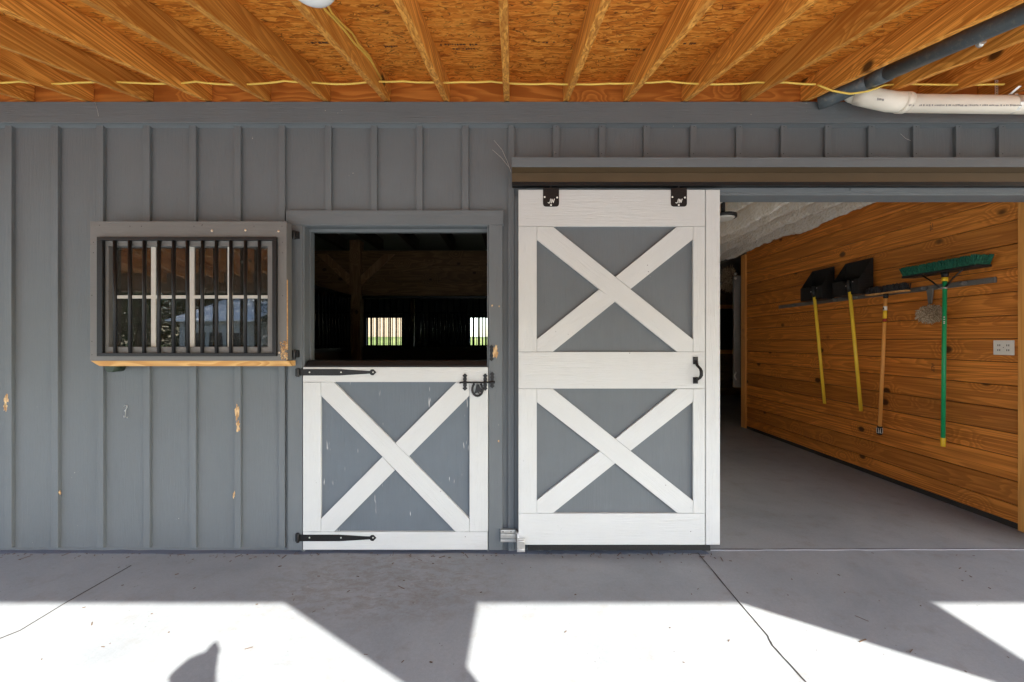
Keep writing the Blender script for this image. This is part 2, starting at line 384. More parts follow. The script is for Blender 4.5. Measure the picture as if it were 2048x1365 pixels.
def foam():
    s = N('spray_foam'); c = s.coord()
    a = s.noise(c, 22, 5, 0.7, 0.5); v = s.vor(s.map(c, (1, 0.6, 1)), 45)
    sp = s.n('SeparateXYZ'); s.set(sp.inputs[0], c); valley_shade = s.step(s.math('ADD', sp.outputs[2], s.math('MULTIPLY', a, 0.05)), 2.93, 3.0)  # brown in the valleys: foam tone plus recess shade painted in
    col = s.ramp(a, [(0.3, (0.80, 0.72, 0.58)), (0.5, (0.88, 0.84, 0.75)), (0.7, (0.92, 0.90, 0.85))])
    col = s.mix(s.math('MULTIPLY', valley_shade, 0.6), col, (0.62, 0.45, 0.28))
    return s.fin(col, 0.75, s.bump(s.math('ADD', a, s.math('MULTIPLY', v, 0.5)), 0.9, 0.02))
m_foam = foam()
def glass():
    s = N('window_glass')
    g = s.n('BsdfGlossy'); g.inputs['Roughness'].default_value = 0.0
    t = s.n('BsdfTransparent'); t.inputs['Color'].default_value = (0.75, 0.78, 0.76, 1)
    fr = s.n('Fresnel'); fr.inputs['IOR'].default_value = 2.0
    # slightly wavy, dusty pane
    c = s.coord(); nn = s.noise(c, 2.2, 2)
    b = s.bump(nn, 0.04, 0.01); s.set(g.inputs['Normal'], b)
    mx = s.n('MixShader'); s.set(mx.inputs[0], fr.outputs[0]); s.t.links.new(t.outputs[0], mx.inputs[1]); s.t.links.new(g.outputs[0], mx.inputs[2])
    df = s.n('BsdfDiffuse'); df.inputs['Color'].default_value = (0.35, 0.33, 0.28, 1)
    m2 = s.n('MixShader'); s.set(m2.inputs[0], s.math('ADD', 0.045, s.math('MULTIPLY', s.step(s.noise(c, 30, 4, 0.7), 0.5, 0.8), 0.10)))
    s.t.links.new(mx.outputs[0], m2.inputs[1]); s.t.links.new(df.outputs[0], m2.inputs[2])
    s.t.links.new(m2.outputs[0], s.out.inputs[0]); return s.m
m_glass = glass()
def grass_m():
    s = N('grass'); c = s.coord(); a = s.noise(c, 0.6, 5, 0.6); b = s.noise(c, 30, 4, 0.7)
    col = s.ramp(s.math('ADD', s.math('MULTIPLY', a, 0.6), s.math('MULTIPLY', b, 0.4)), [(0.35, (0.05, 0.07, 0.02)), (0.5, (0.09, 0.12, 0.035)), (0.68, (0.17, 0.16, 0.07))])
    return s.fin(col, 0.9, s.bump(b, 0.6, 0.05), spec=0.1)
m_grass = grass_m()
m_leaf = plain('leaves', (0.055, 0.085, 0.025), 0.7, 0, 0.5, 0.0, 1.2, 0.2)
m_bark = plain('bark', (0.10, 0.075, 0.05), 0.9, 0, 0.4, 0.8, 9, 0.1, 0.03)
m_roofm = plain('pale_metal_roof', (0.62, 0.64, 0.66), 0.4, 0.0, 0.1, 0.1, 4)
m_shedw = plain('pale_shed_wall', (0.50, 0.50, 0.48), 0.7, 0, 0.15, 0.1, 5)

def gravel_m():
    s = N('pale_gravel'); c = s.coord(); v = s.vor(c, 45, out='Color'); sep = s.n('SeparateColor'); s.set(sep.inputs[0], v)
    a = s.noise(c, 0.8, 5, 0.6)
    col = s.ramp(s.math('ADD', s.math('MULTIPLY', sep.outputs[0], 0.6), s.math('MULTIPLY', a, 0.4)), [(0.1, (0.34, 0.32, 0.29)), (0.5, (0.50, 0.48, 0.44)), (0.9, (0.62, 0.60, 0.56))])
    return s.fin(col, 0.9, s.bump(s.vor(c, 45), 0.8, 0.02), spec=0.1)
# ------------------------------------------------------------- ground
g = MB().box(-200, 200, -200, 200, -0.4, -0.06).build('ground', m_grass); tag(g, 'grass field around the barn', None, None, 'structure')
gy = MB().box(-45, 45, -20, -1.151, -0.2, -0.03).build('bounce_gravel', gravel_m()); tag(gy, 'unseen pale gravel added in front of the porch to bounce light', None, None, 'structure')  # out of view, added to bounce sunlight onto wall, porch ceiling and aisle
fl = MB().box(-8, 8.5, -1.15, 15.0, -0.2, 0.0).build('floor', m_conc); tag(fl, 'grey brushed concrete slab of the porch and barn aisle', None, None, 'structure')
def strip(pts, wd, name, mat, z=0.004):
    pts = [Vector((p[0], p[1], 0)) for p in pts]; vs = []
    for i, p in enumerate(pts):
        d = (pts[min(i + 1, len(pts) - 1)] - pts[max(i - 1, 0)]).normalized(); n = Vector((-d.y, d.x, 0)) * wd * random.uniform(.35, .65)
        vs += [p + n + Vector((0, 0, z)), p - n + Vector((0, 0, z)), p - n + Vector((0, 0, .0004)), p + n + Vector((0, 0, .0004))]
    fs = [(i*4+q, i*4+(q+1) % 4, (i+1)*4+(q+1) % 4, (i+1)*4+q) for i in range(len(pts) - 1) for q in range(4)]
    return MB().add(vs, fs).build(name, mat, fl)
def FP(px, py):
    Y = H * F / (py - 682.5); return ((px - 1024) * Y / F, Y)
def rough_line(pts, n, amp):
    out = []
    for a, b in zip(pts[:-1], pts[1:]):
        for i in range(n):
            t = i / n; out.append((a[0] + (b[0]-a[0])*t + random.uniform(-amp, amp), a[1] + (b[1]-a[1])*t + random.uniform(-amp, amp)))
    out.append(pts[-1]); return out
strip(rough_line([FP(1395, 1106), FP(1412, 1126), FP(1470, 1196), FP(1535, 1272), FP(1545, 1292), FP(1612, 1365)] , 8, 0.0009), 0.0042, 'control_joint', m_dark, 0.003)
x0, y0 = FP(1612, 1365); x1, y1 = FP(1545, 1292); dx, dy = (x0 - x1), (y0 - y1)
strip([FP(262, 1132), FP(132, 1206), FP(40, 1262), (-3.0, 0.9)], 0.004, 'control_joint', m_dark, 0.003)
m_seam = plain('pale_seam', (0.33, 0.34, 0.37), 0.8, 0, 0.3, 0.1)
strip(rough_line([(1.30, 2.69), (3.8, 2.70)], 30, 0.003), 0.008, 'slab_seam', m_seam, 0.003)
strip(rough_line([(1.30, 2.70), (3.8, 2.71)], 30, 0.003), 0.004, 'slab_seam', m_dark, 0.0025)
m_bluepaint = paint('grey_overspray', (0.11, 0.125, 0.16), 0, 0.3, 0.7, 0.3)
strip(rough_line([(-5, 2.672), (0.0, 2.665), (1.3, 2.668)], 40, 0.006), 0.045, 'paint_overspray', m_bluepaint, 0.0018)

# ------------------------------------------------------------- barn wall
YW = 2.70                                            # siding face
wall = thing('barn_wall', 'grey board and batten barn wall around the stable door and aisle opening', 'wall', (0, YW, 0))
# openings: stall door (x 605..975, top 450), aisle (X .10 .. 3.60, top y 405)
dL = P(607, 0, 2.66).x; dR = P(974, 0, 2.66).x; dT = P(0, 452, 2.66).z
aL, aR, aT = 0.10, 3.78, 2.40
s = MB()
TOPZ = 3.005; WT = 0.10
s.box(-6.0, dL - .02, YW, YW + WT, 0, TOPZ)
s.box(dL - .02, dR + .01, YW, YW + WT, dT + .012, TOPZ)
s.box(dR + .01, aL, YW, YW + WT, 0, TOPZ)
s.box(aL, aR, YW, YW + WT, aT, TOPZ)
s.box(aR, 6.5, YW, YW + WT, 0, TOPZ)
s.build('siding', m_grey_v, wall)
HB0 = P(0, 247, 2.66).z                              # frieze board bottom
MB().box(-6.0, 6.5, 2.655, YW - .0005, HB0, P(0, 204.5, 2.66).z).build('frieze_board', m_grey_h, wall, 0.003)
# bevelled lower lip of frieze board
MB().prism([(2.672, HB0), (YW-.001, HB0), (YW-.001, HB0 - .012)], -6.0, 6.5, 'x').build('frieze_lip', m_grey_h, wall)
bx = [-75, 17, 109, 200, 293, 385, 475, 564, 656, 747, 839, 931, 1022, 1112, 1204, 1294, 1388, 1479, 1568, 1657, 1744, 1833, 1918, 2005, 2092]
for b in bx:
    X = P(b, 0, 2.68).x; hw = 0.0215 + random.uniform(-.001, .001)
    zt = HB0 + 0.002; zb = 0.02
    if 600 < b < 975: zb = P(0, 422, 2.66).z
    if 1029 < b < 2060: zb = P(0, 315, 2.52).z - 0.02
    if b == 1022: zb = 0.0
    X += random.uniform(-.002, .002)
    MB().box(X - hw, X + hw, 2.679, YW - .0005, zb, zt).build('batten', m_grey_v, wall, 0.002)
# nail heads on short battens
for b in bx:
    if 1029 < b < 2060:
        X = P(b, 0, 2.68).x
        for py in (254, 308):
            z = P(0, py, 2.68).z; MB().disc((X + random.uniform(-.005, .005), 2.6795, z), (0, -1, 0), .003, .0012, 8).build('nail_head', m_dark, wall)
# sill strip at the wall base
MB().box(-6.0, dL - .11, 2.694, YW - .0006, 0.0, 0.012).build('base_trim', m_grey_h, wall, 0.002)
# stall door casing
Yc = 2.66
MB().pr(572, 1007, 421, 450, Yc, YW - Yc - .0005).build('head_casing', m_grey_h, wall, 0.002)
MB().pr(576, 604.5, 450.5, 1101, Yc + .004, YW - Yc - .005).build('side_casing', m_grey_v, wall, 0.002)
MB().pr(977.5, 1005, 450.5, 1101, Yc + .004, YW - Yc - .005).build('side_casing', m_grey_v, wall, 0.002)
# jambs
MB().box(dL - .0195, dL, Yc + .012, YW + WT + .01, 0, dT).build('door_jamb', m_grey_v, wall, 0.002)
MB().box(dR + .0005, dR + .0095, Yc + .012, YW + WT + .01, 0, dT).build('door_jamb', m_grey_v, wall, 0.001)
MB().box(dL - .0195, dR + .0095, Yc + .012, YW + WT + .01, dT + .0005, dT + .0115).build('door_jamb', m_grey_h, wall, 0.002)
MB().box(dL + .0004, dL + .010, YW + .035, YW + .075, 0, dT - .0005).build('door_stop', m_grey_v, wall, 0.001)
MB().box(dL + .0105, dR, YW + .035, YW + .075, dT - .020, dT - .0005).build('door_stop', m_grey_h, wall, 0.001)
# aisle opening lintel and jambs
MB().box(aL, aR, 2.665, YW + WT, 2.378, P(0, 386, 2.665).z).build('lintel_trim', m_grey_h, wall, 0.002)
MB().box(aL, aR, 2.658, YW - .0004, P(0, 385.5, 2.66).z, P(0, 369, 2.66).z).build('lintel_trim', m_grey_h, wall, 0.002)
MB().pr(1701, 1815, 372.5, 382, 2.652, .006).build('lintel_plate', m_grey_h, wall, 0.002)
MB().box(aL, aL + .03, 2.69, YW + WT, 0, 2.3775).build('aisle_jamb', m_grey_v, wall, 0.002)
MB().box(aR - .03, aR, 2.69, YW + WT, 0, 2.3775).build('aisle_jamb', m_grey_v, wall, 0.002)
MB().pr(1029.5, 1045, 392, 1101, 2.672, .027).build('side_casing', m_grey_v, wall, 0.002)
# hinge pivot (gate pins) on left casing belong to doors below; rust drip stain marks as raw wood chips
def blob(cx, cy, rx, ry, Y, n=18, seed=0, ir=0.35):
    rnd = random.Random(seed); poly = []
    for k in range(n):
        a = 2 * math.pi * k / n; r = 1 + rnd.uniform(-ir, ir)
        p = P(cx + rx * r * math.cos(a), cy + ry * r * math.sin(a), Y); poly.append((p.x, p.z))
    return poly
for i, (cx, cy, rx, ry) in enumerate([(474, 826, 3.5, 15), (476, 853, 3.5, 12), (12, 800, 4, 10), (11, 816, 3.5, 8), (468, 990, 2, 7), (120, 985, 2, 4), (572, 690, 2, 4)]):
    MB().prism(blob(cx, cy, rx, ry, 2.679, 18, i, .45), 2.6785, 2.6781, 'y').build('chipped_paint', m_chip, wall)
for i, (cx, cy, rx, ry) in enumerate([(990, 706, 5, 9), (992, 695, 3, 5), (984, 612, 1.5, 2), (998, 613, 1.2, 2), (997, 883, 1.5, 2)]):
    MB().prism(blob(cx, cy, rx, ry, 2.664, 16, 20 + i, .5), 2.6635, 2.6625, 'y').build('chipped_paint', m_chip, wall)
# decorative keeper plates on right casing
def spear(cx, y0, y1, wd):               # elongated double pointed iron plate, picture units
    m = (y0 + y1) / 2; h = (y1 - y0) / 2
    ys = [-1, -.72, -.58, -.35, -.1, .1, .35, .58, .72, 1]
    ws = [.02, 1, .5, .8, .55, .55, .8, .5, 1, .02]
    return [(cx - wd * w_, m + h * y_) for y_, w_ in zip(ys, ws)] + [(cx + wd * w_, m + h * y_) for y_, w_ in list(zip(ys, ws))[::-1]]
def ppoly(pts, Y): return [(P(a, b, Y).x, P(a, b, Y).z) for a, b in pts]
MB().prism(ppoly(spear(983, 690, 723, 4.5), 2.66), 2.6565, 2.6635, 'y').build('iron_plate', m_black, wall, 0.001)
kp = MB().prism(ppoly(spear(984.5, 744, 777, 5), 2.66), 2.654, 2.6635, 'y')
kp.tube([P(979, 765, 2.647), P(990, 765, 2.647)], .0075, 10)
kp.build('bolt_keeper', m_black, wall, 0.001)

# ------------------------------------------------------------- porch roof
SL = 0.26; ZB = 3.010                                # rafter underside at Y = D
def zr(Y): return ZB - SL * (D - Y)
roof = thing('porch_roof', 'exposed pine rafters under orange strand board porch roof', 'porch roof', (0, D, ZB))
JH = 0.145; Y0 = -0.385
rm = None
for k in range(-12, 13):
    X = -0.0385 + 0.4 * k + random.uniform(-.004, .004)
    mb = MB(); n = 26; vs = []
    for i in range(n + 1):
        Y = Y0 + (2.698 - Y0) * i / n
        jt = lambda: random.uniform(-.0018, .0018)
        w_ = 0.019
        vs += [(X - w_ + jt(), Y, zr(Y) + jt() + .001), (X + w_ + jt(), Y, zr(Y) + jt() + .001), (X + w_, Y, zr(Y) + JH), (X - w_, Y, zr(Y) + JH)]
    fs = []
    for i in range(n):
        for q in range(4):
            fs.append((i*4+q, i*4+(q+1) % 4, (i+1)*4+(q+1) % 4, (i+1)*4+q))
    fs += [(3, 2, 1, 0), (n*4, n*4+1, n*4+2, n*4+3)]
    mb.add(vs, fs); mb.build('rafter', m_joist, roof, 0.0025)
# blocking board between rafters at the wall
MB().box(-6, 6.4, 2.7005, 2.80, ZB - .004, ZB + .152).build('blocking_board', m_rim, roof)
# roof deck
for (a, b) in ((-0.60, 1.452), (1.456, 2.85)):
    MB().prism([(a, zr(a) + JH + .001), (b, zr(b) + JH + .001), (b, zr(b) + JH + .013), (a, zr(a) + JH + .013)], -6.2, 6.6, 'x').build('roof_deck', m_osb, roof)
MB().prism([(-0.62, zr(-.62) + JH + .016), (2.85, zr(2.85) + JH + .016), (2.85, zr(2.85) + JH + .04), (-.62, zr(-.62) + JH + .04)], -6.3, 6.7, 'x').build('roof_sheet', m_roofm, roof)
m_stamp = plain('brown_ink', (0.13, 0.05, 0.018), 0.7, 0, .3)
rnd = random.Random(8)
for (px, py, ww) in ((880, 88, 70), (905, 97, 45), (735, 92, 60), (1075, 84, 40), (1340, 86, 60), (600, 84, 55), (1250, 98, 40)):
    Y = (ZB - SL * D + JH - H) / ((682.5 - py) / F - SL); s = MB(); x = px
    while x < px + ww:
        w_ = rnd.uniform(2, 6); h_ = rnd.uniform(.006, .022); q = (x - 1024) * Y / F; z = zr(Y) + JH - .001
        if rnd.random() < .75: s.prism([(Y, z - .0004), (Y + h_, z - .0004 + SL * h_), (Y + h_, z + .0012 + SL * h_), (Y, z + .0012)], q, q + w_ * Y / F, 'x')
        x += w_ + rnd.uniform(.8, 2.5)
    s.build('grade_stamp', m_stamp, roof)
HBm = 2.105
MB().box(-6.2, 6.6, -0.53, Y0 - .001, HBm, zr(Y0) + JH).build('eave_beam', m_post, roof, 0.003)
# stamps on the deck are part of its material; porch posts
def porch_post(X, first):
    t = thing('porch_post', '', 'post', (X, -0.458, 0), 'porch posts behind the photographer')
    MB().box(X - .095, X + .035, -.553 + .001, -.363, 0, HBm - .001).build('post', m_post, t, 0.003)
    for sg in (-1, 1):
        zb = 1.65; w_ = .37; off = .0955 if sg < 0 else .0355
        poly = [(X + sg * off, zb), (X + sg * (off + HBm - zb - .002), HBm - .002), (X + sg * (off + HBm - zb - .002 - w_), HBm - .002), (X + sg * off, zb + w_)]
        MB().prism(poly, -.53, -.386, 'y').build('knee_brace', m_post, t, 0.002)
    return t
for X, lb in ((1.35, 'square timber post with knee braces just right of the camera'), (3.80, 'square timber porch post with knee braces farther right'), (-2.45, 'square timber porch post with knee braces left of camera')):
    p = porch_post(X, True); p['label'] = lb

# ------------------------------------------------------------- stable door, lower leaf
def x_door_panel(root, Y, x0, x1, y0, y1, tri, mp, wm, t=.019):
    """raised white braces: every white piece butts the next"""
    (tx0, tx1, tax, tay, ly0, ly1, lax, ry0, ry1, rax, bx0, bx1, bay) = tri
    ang1 = math.atan2(bay - tay, 1)  # unused
    cyc = (tay + bay) / 2
    sl = math.atan2((y1 - y0), (x1 - x0))
    md = white_d(-sl); mu = white_d(sl)
    # full diagonal from upper left to lower right
    a = [(x0, y0), (tx0, y0), (rax, cyc), (x1, ry1), (x1, y1), (bx1, y1), (lax, cyc), (x0, ly0)]
    MB().prism(ppoly(a, Y), Y, Y + t, 'y').build('cross_brace', md, root, 0.0012)
    b = [(x1, y0), (x1, ry0), (rax + .4, cyc - .4), (tax + .4, tay), (tx1, y0)]
    MB().prism(ppoly(b, Y), Y + .0005, Y + t, 'y').build('cross_brace', mu, root, 0.0012)
    c = [(x0, y1), (x0, ly1), (lax - .4, cyc + .4), (tax - .4, bay), (bx0, y1)]
    MB().prism(ppoly(c, Y), Y + .0005, Y + t, 'y').build('cross_brace', mu, root, 0.0012)
Yd = 2.655
ld = thing('stable_door', 'closed lower half of the stable door, white frame with X over scratched grey panels', 'stable door', P(790, 1100, Yd))
MB().pr(607, 975, 736, 1099.5, Yd + .0195, .03).build('door_panel', m_grey_s, ld)
MB().pr(606, 976, 735, 764.5, Yd, .019).build('top_rail', m_white_h, ld, 0.0012)
MB().pr(606, 975, 1064.5, 1100, Yd, .019).build('bottom_rail', m_white_h, ld, 0.0012)
MB().pr(606, 641.5, 765.2, 1063.8, Yd, .019).build('stile', m_white_v, ld, 0.0012)
MB().pr(939, 976, 765.2, 1063.8, Yd, .019).build('stile', m_white_v, ld, 0.0012)
x_door_panel(ld, Yd, 642, 938.5, 765, 1064, (668, 912, 790, 887, 792, 1038, 765, 792, 1038, 817, 668, 911, 941), m_grey_p, None)
s = MB(); a = P(607, 735, Yd); b = P(975, 735, Yd)
s.prism([(Yd + .004, a.z + .0005), (Yd + .004, a.z + .010), (Yd + .03, a.z + .044), (Yd + .085, a.z + .046), (Yd + .085, a.z + .0005)], a.x + .012, b.x - .004, 'x')
s.build('top_cap', m_black, ld, 0.002)
def strap(cy, x0=597, x1=753, h=6.5):
    top = [(x0, cy - h), (x0 + 82, cy - h), (x1 - 13, cy - h * .42), (x1 - 11, cy - h * .85), (x1 - 6, cy - h * .95), (x1, cy)]
    return top + [(a_, 2 * cy - b_) for a_, b_ in top[::-1][1:]]
for cy in (745, 1076):
    hg = MB().prism(ppoly(strap(cy), Yd), Yd - .0045, Yd - .0005, 'y')
    q = P(597, cy, Yd - .012)
    hg.tube([q + Vector((-.004, -.001, -.030)), q + Vector((-.004, -.001, .026))], .010, 12)
    hg.box(q.x - .022, q.x - .004, Yd - .012, Yd + .008, q.z - .026, q.z + .024)
    h_ = hg.build('strap_hinge', m_black, ld, 0.001)
    each([MB().dome(P(px, cy, Yd - .0045), (0, -1, 0), .0055, .003) for px in (619, 682, 746)], 'screw', m_galv, h_)
# sliding bolt latch with horseshoe and horse head
lt = MB()
for px in (930, 970.5): lt.prism(ppoly(spear(px, 747, 782, 5), Yd), Yd - .006, Yd - .0005, 'y')
lt.tube([P(921, 765.5, Yd - .014), P(979, 765.5, Yd - .014)], .0055, 10)
for px in (930, 970.5): lt.tube([P(px - 3.5, 765.5, Yd - .012), P(px + 3.5, 765.5, Yd - .012)], .009, 10)
lt.dome(P(921, 766, Yd - .014), (-1, 0, 0), .008, .008)
pl = lt.build('bolt_latch', m_black, ld, 0.0008)
hs = MB(); pts = []
for k in range(15):
    a = R(-145 + 290 * k / 14) ; pts.append(P(955 + 10.5 * math.sin(a), 779 + 13.5 * math.cos(a), Yd - .012))
hs.tube(pts, .0075, 8)
hs.prism(ppoly([(948, 789), (951, 780), (953, 770), (954.5, 766), (956, 770), (958, 768), (960, 774), (965, 781), (963, 785), (958, 783), (960, 789), (955, 785)], Yd), Yd - .015, Yd - .009, 'y')
hs.build('horseshoe_ornament', m_black, pl, 0.0006)

# ------------------------------------------------------------- stable door, upper leaf (opened flat on the wall)
Yu = 2.56
ul = thing('stable_door_hatch', 'open upper half of the stable door with barred window, chewed pine edge', 'door hatch', P(380, 722, Yu))
mu1 = paint('grey_paint_leaf', (0.150, 0.147, 0.138), 0, 0.4, 0.5, 0.12, 0.5, (0.06, 0.05, 0.04))
s = MB()
s.pr(180, 573, 443, 492, Yu, .062); s.pr(180, 573, 694, 722, Yu, .062)
s.pr(180, 217, 492, 694, Yu, .062); s.pr(535, 573, 492, 694, Yu, .062)
bm_o = s.build('leaf_frame', mu1, ul, 0.002)
MB().pr(573.3, 575.0, 560, 700, Yu + .004, .006).build('edge_strip', m_raw, ul, 0.001)
a = P(181, 722.2, Yu); b = P(581, 733, Yu)
s = MB(); zt, zb = a.z, b.z
s.add([(a.x, Yu, zt), (b.x - .012, Yu, zt), (b.x, Yu + .012, zb), (a.x + .045, Yu + .012, zb), (a.x, Yu + .06, zt), (b.x, Yu + .06, zt), (b.x, Yu + .06, zb), (a.x + .045, Yu + .06, zb)],
      [(0,1,2,3), (4,7,6,5), (0,4,5,1), (1,5,6,2), (2,6,7,3), (3,7,4,0)])
s.build('bottom_lip', m_raw, ul, 0.001, 'raw pine strip along the bottom edge')
rnd = random.Random(5); s = MB()
for k in range(60):
    cy = rnd.uniform(684, 720); cx = rnd.uniform(562, 575) - (720 - cy) * .02
    p = P(cx, cy, Yu - .001); q = p + Vector((rnd.uniform(-.006, .004), rnd.uniform(-.008, -.001), rnd.uniform(-.02, .012)))
    s.tube([p, q], .003, 5, False, rads=[rnd.uniform(.003, .007), .001])
s.build('chewed_corner', m_chip, ul)
# glass and muntins
MB().pr(216, 536, 491, 695, Yu + .040, .004).build('window_pane', m_glass, ul)
gb = MB()
gb.pr(217.5, 534.5, 492.5, 693.5, Yu + .058, .003)
mt = MB()
for px in (302, 379, 455): mt.pr(px, px + 9, 492, 694, Yu + .032, .0075)
for (a_, b_) in ((217, 301.9), (311.1, 378.9), (388.1, 454.9), (464.1, 535)): mt.pr(a_, b_, 591, 597.5, Yu + .033, .006)
mt.build('muntin_grid', m_cream, ul, 0.0008)
# bars
Yg = Yu - .022
br = MB(); br.pr(193, 552, 474, 481, Yg, .020); br.pr(193, 552, 706.5, 713, Yg, .020)
br.pr(193, 204.5, 481, 706.5, Yg, .020); br.pr(544, 552, 481, 706.5, Yg, .020)
gr = br.build('grille_frame', m_black, ul, 0.002)
for px in (230, 260, 288.5, 318, 347.5, 375.5, 405, 433, 461.5, 491, 518.6):
    lean = random.uniform(-.6, .6)
    MB().tube([P(px + lean, 480.5, Yg + .010), P(px - lean, 707, Yg + .010)], .0098, 12).build('grille_bar', m_black, gr)
each([MB().dome(P(px, py, Yu), (0, -1, 0), .0075, .005) for px, py in ((424, 462), (491, 461), (557, 463), (558, 706))], 'screw', m_screw, ul)
for px, py in ((199, 451), (260, 453), (283, 453), (388, 453), (404, 452), (404.5, 450), (508, 453), (564, 453), (565, 485), (565, 506), (565, 592), (187, 485), (187, 506), (184, 591), (184, 683), (184, 710)):
    MB().disc(P(px, py, Yu + .0002), (0, -1, 0), .0028, .0008, 8).build('nail_hole', m_dark, ul)
for cy in (470, 708):
    s = MB(); q = P(590, cy, 2.645)
    s.tube([q + Vector((0, -.012, -.032)), q + Vector((0, -.012, .024))], .0115, 12)
    s.box(q.x - .055, q.x - .006, 2.628, 2.636, q.z - .022, q.z + .022)
    s.box(q.x - .006, q.x + .022, 2.636, 2.662, q.z - .024, q.z + .022)
    s.build('hinge', m_black, ul, 0.001)
q = P(231, 735, 2.64)
kb_ = MB().disc((q.x, 2.60, q.z), (0, 1, 0), .030, .08, 20)
tag(kb_.build('stop_knob', plain('dark_green_rubber', (0.02, 0.035, 0.02), 0.5)), 'round dark knob on the siding behind the barred hatch', 'knob')

# ------------------------------------------------------------- sliding door
Ys = 2.60
sd = thing('sliding_door', 'tall white sliding barn door with two X braced grey panels', 'sliding door', P(1238, 1090, Ys))
MB().pr(1038, 1439, 381, 1089, Ys + .0195, .028).build('door_panel', m_grey_p, sd)
MB().pr(1037, 1410, 380, 453, Ys, .019).build('top_rail', m_white_h, sd, 0.0012)
MB().pr(1037, 1410, 704.6, 777.6, Ys, .019).build('middle_rail', m_white_h, sd, 0.0012)
MB().pr(1037, 1410, 1027.5, 1090, Ys, .019).build('bottom_rail', m_white_h, sd, 0.0012)
for (a_, b_) in ((453.5, 704), (778.2, 1027)):
    MB().pr(1037, 1073.5, a_, b_, Ys, .019).build('stile', m_white_v, sd, 0.0012)
    MB().pr(1386.5, 1410, a_, b_, Ys, .019).build('stile', m_white_v, sd, 0.0012)
MB().pr(1411.6, 1440, 380, 1090, Ys - .001, .022).build('edge_board', m_white_v, sd, 0.0015)
x_door_panel(sd, Ys, 1074, 1386, 453.8, 703.8, (1106, 1354, 1231, 554, 480, 679, 1199, 479, 679, 1261, 1106, 1354, 603.5), None, None)
x_door_panel(sd, Ys, 1074, 1386, 778.4, 1026.8, (1106, 1355, 1231, 878, 805, 1001, 1200, 804, 1002, 1261, 1106, 1355, 927), None, None)
for px in (1102, 1357.5):
    mb = MB(); x0_, x1_, y0_, y1_ = px - 16, px + 16, 377, 414
    poly = [(x0_, y0_), (x1_, y0_), (x1_, y1_ - 5), (x1_ - 1.5, y1_ - 1.5), (x1_ - 5, y1_), (x0_ + 5, y1_), (x0_ + 1.5, y1_ - 1.5), (x0_, y1_ - 5)]
    mb.prism(ppoly(poly, Ys), Ys - .004, Ys - .0005, 'y')
    mb.pr(px - 2, px + 2, 364, 377.5, Ys + .01, .008)
    hp = mb.build('hanger_plate', m_black, sd, 0.0006)
    each([MB().dome(P(px + ox, oy, Ys - .004), (0, -1, 0), .0062, .002) for (ox, oy) in ((-12.7, 394.5), (12.4, 395.5), (0, 410.5))], 'screw', m_sticker, hp)
    tx = MB(); Yt = Ys - .0042
    def stroke(pts, w_=1.2):
        for (ax, ay), (bx_, by_) in zip(pts[:-1], pts[1:]):
            d = Vector((bx_ - ax, by_ - ay)); n_ = Vector((-d.y, d.x)).normalized() * w_ / 2; d = d.normalized() * w_ * .3
            tx.prism(ppoly([(px + ax + n_.x - d.x, ay + n_.y - d.y), (px + bx_ + n_.x + d.x, by_ + n_.y + d.y), (px + bx_ - n_.x + d.x, by_ - n_.y + d.y), (px + ax - n_.x - d.x, ay - n_.y - d.y)], Yt), Yt - .0012, Yt, 'y')
    stroke([(-.6, 398.5), (-2.2, 405.5), (-4, 406.8), (-6, 405.6)], 1.4)
    stroke([(0.6, 406.5), (2.0, 398.8), (4.6, 405.8), (6.6, 398.4)], 1.5)
    tx.build('lettering', m_sticker, hp)
hd = MB()
hx = [(1391, 722, 0), (1391.5, 731, 0.012), (1395, 737, .03), (1396, 742, .038), (1396, 750, .038), (1394.5, 755, .03), (1391.5, 759, .012), (1391, 763, 0)]
hd.tube([P(a_, b_, Ys) + Vector((0, -c_ - .008, 0)) for a_, b_, c_ in hx], .010, 10, rads=[.012, .009, .009, .011, .011, .009, .009, .012])
hd.pr(1386.5, 1396.5, 714, 729, Ys - .007, .006); hd.pr(1386.5, 1396.5, 755, 768, Ys - .007, .006)
hd.build('pull_handle', m_black, sd, 0.002)
s = MB(); s.pr(1055, 1412, 1090.5, 1101, Ys + .012, .012); s.pr(1405, 1421, 1092, 1102, Ys + .014, .01); s.build('bottom_seal', m_blackp, sd, 0.001)
s = MB(); rnd = random.Random(9)
for k in range(28):                                  # cobweb dirt along the seam
    cy = rnd.uniform(800, 1085); px = 1411 + rnd.uniform(-1.5, 2.0)
    s.disc(P(px, cy, Ys - .0005), (0, -1, 0), rnd.uniform(.0006, .0016), .0006, 6)
s.build('seam_dirt', m_dark, sd)
# track with its weather hood
tk = thing('door_track', 'long grey hood over the black sliding door rail, brown underneath', 'door track', (0, 2.60, 2.5))
zt_, zb_ = P(0, 315, 2.50).z, P(0, 333.5, 2.50).z
MB().box(P(1023.5, 0, 2.5).x, 4.4, 2.500, 2.512, zb_, zt_).build('hood_fascia', m_grey_h, tk, 0.0015)
MB().box(P(1023.5, 0, 2.5).x + .0005, 4.4, 2.5125, 2.6785, zb_ + .004, zb_ + .018).build('hood_soffit', m_brown, tk, 0.001)
MB().box(P(1023.5, 0, 2.5).x, 4.4, 2.5125, 2.6785, zb_ + .0185, zt_).build('hood_top', m_grey_h, tk)
zk = P(0, 366, 2.615).z
MB().box(P(1024, 0, 2.6).x, 4.4, 2.602, 2.638, zk + .0005, zb_ + .0035).build('track_cover', m_brown, tk, 0.001)
MB().box(P(1024, 0, 2.6).x, 4.4, 2.600, 2.640, P(0, 371.5, 2.6).z, zk).build('rail', m_black, tk, 0.001)

